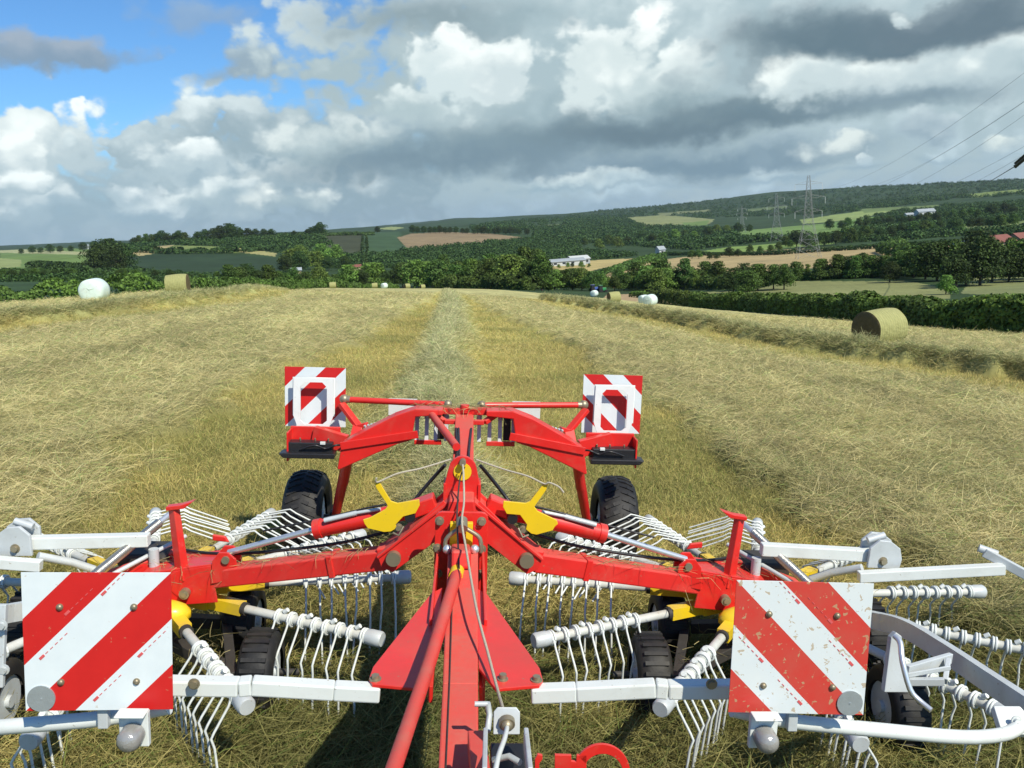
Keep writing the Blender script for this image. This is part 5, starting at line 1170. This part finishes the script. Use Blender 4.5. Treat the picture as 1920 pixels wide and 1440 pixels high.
# big white cumulus in the middle
cloud(860, 205, 200, 95, (222, 235, 235), (168, 188, 194), .25, .8)
cloud(1030, 200, 200, 80, (214, 228, 228), (154, 176, 184), .3, .8)
cloud(840, 132, 115, 88, (244, 251, 249), (206, 221, 223), .14, .7)
cloud(950, 125, 90, 70, (242, 250, 248), (200, 215, 218), .16, .7)
cloud(770, 190, 100, 45, (230, 241, 240), (172, 192, 197), .3, .9)
cloud(1125, 118, 160, 108, (244, 251, 249), (208, 222, 223), .14, .55)
cloud(1235, 152, 130, 66, (238, 247, 245), (190, 207, 210), .18, .6)
cloud(1260, 195, 120, 34, (178, 196, 200), (142, 164, 172), .4, .7)
cloud(980, 25, 140, 40, (178, 196, 202), (150, 172, 180), .4, .8)
# dark undersides
cloud(1080, 262, 360, 40, (132, 154, 164), DG, .55, .35, .9)
cloud(860, 300, 330, 30, (126, 150, 162), (114, 138, 152), .6, .35, .85)
cloud(1440, 214, 270, 30, (126, 146, 154), DK, .5, .3, .95)
cloud(1240, 245, 230, 24, (116, 138, 148), (104, 126, 138), .5, .3, .9)
# right hand clouds
cloud(1480, 120, 200, 70, (188, 204, 208), (150, 170, 178), .3, .8)
cloud(1545, 150, 130, 54, (240, 249, 246), (196, 212, 215), .25, .6)
cloud(1665, 152, 120, 50, (238, 248, 245), (192, 208, 212), .25, .6)
cloud(1830, 112, 160, 76, (236, 246, 244), (184, 202, 207), .25, .6)
cloud(1560, 60, 180, 42, (132, 150, 160), (112, 134, 144), .5, .4)
cloud(1660, 60, 230, 40, (118, 138, 148), (100, 122, 134), .4, .3)
cloud(1860, 18, 200, 40, (122, 140, 150), (102, 122, 134), .4, .35)
cloud(1690, 12, 22, 12, (222, 234, 234), (190, 206, 210), .4, .6)
cloud(1700, 185, 170, 26, (164, 184, 192), (128, 150, 162), .5, .6)
# low distant layers
cloud(1330, 302, 310, 30, (128, 152, 166), (114, 140, 156), .5, .35, .9)
cloud(1580, 280, 75, 24, (216, 228, 226), (150, 172, 182), .25, .8)
cloud(1620, 303, 26, 17, (220, 232, 232), (168, 190, 200), .2, .7)
cloud(1745, 240, 50, 38, (200, 216, 220), (150, 172, 184), .3, .8)
cloud(1880, 276, 50, 18, (222, 234, 230), (160, 182, 192), .3, .8)
cloud(1010, 345, 170, 17, (214, 229, 230), (150, 176, 188), .45, .8, .9)
cloud(1500, 322, 420, 14, (190, 210, 217), (146, 172, 186), .5, .8, .8)

# broad small-scale mottling shared by every cloud
bg = N('ShaderNodeBackground'); bg.inputs['Strength'].default_value = SK; lk(cur, bg.inputs['Color'])
wo_ = N('ShaderNodeOutputWorld'); lk(bg.outputs[0], wo_.inputs['Surface'])
sd = bpy.data.lights.new('sun', 'SUN'); sd.energy = 5.0; sd.angle = R(.53); sd.color = (1, .94, .80)
so = bpy.data.objects.new('sun', sd); col.objects.link(so)
sv = Vector((sin(SUN_AZ)*cos(SUN_EL), cos(SUN_AZ)*cos(SUN_EL), sin(SUN_EL))); so.rotation_euler = sv.to_track_quat('Z', 'Y').to_euler(); so.location = (20, -20, 30)
cd = bpy.data.cameras.new('camera'); co = bpy.data.objects.new('camera', cd); col.objects.link(co); sc.camera = co
cd.sensor_width = 36; cd.lens = 36*FPX/W0; cd.clip_start = .05; cd.clip_end = 30000
rt_, up_, fw_ = BW; co.matrix_world = Matrix([[rt_[0], up_[0], -fw_[0], OW[0]], [rt_[1], up_[1], -fw_[1], OW[1]], [rt_[2], up_[2], -fw_[2], OW[2]], [0, 0, 0, 1]])
HAZE = 4e-5
if HAZE:
    HT = max(60., max((float(base_z(6400*sin(a), 6400*cos(a))) for a in np.linspace(-pi, pi, 721)))+45.)
    hm = bpy.data.materials.new('thin_air'); hm.use_nodes = True; ht = hm.node_tree; ht.nodes.clear(); pv = ht.nodes.new('ShaderNodeVolumePrincipled'); pv.inputs['Color'].default_value = (.72, .84, 1, 1); pv.inputs['Density'].default_value = HAZE; pv.inputs['Anisotropy'].default_value = .2
    oo = ht.nodes.new('ShaderNodeOutputMaterial'); ht.links.new(pv.outputs[0], oo.inputs['Volume'])
    o = MB().box((0, 0, (HT-400)/2), (13400, 13400, HT+400)).build('haze', hm); tag(o, kind='stuff')
sc.view_settings.view_transform = 'Standard'; sc.view_settings.look = 'None'; sc.view_settings.exposure = .18; sc.view_settings.gamma = 1
sc.cycles.volume_bounces = 0; sc.cycles.max_bounces = 6; sc.cycles.transparent_max_bounces = 8
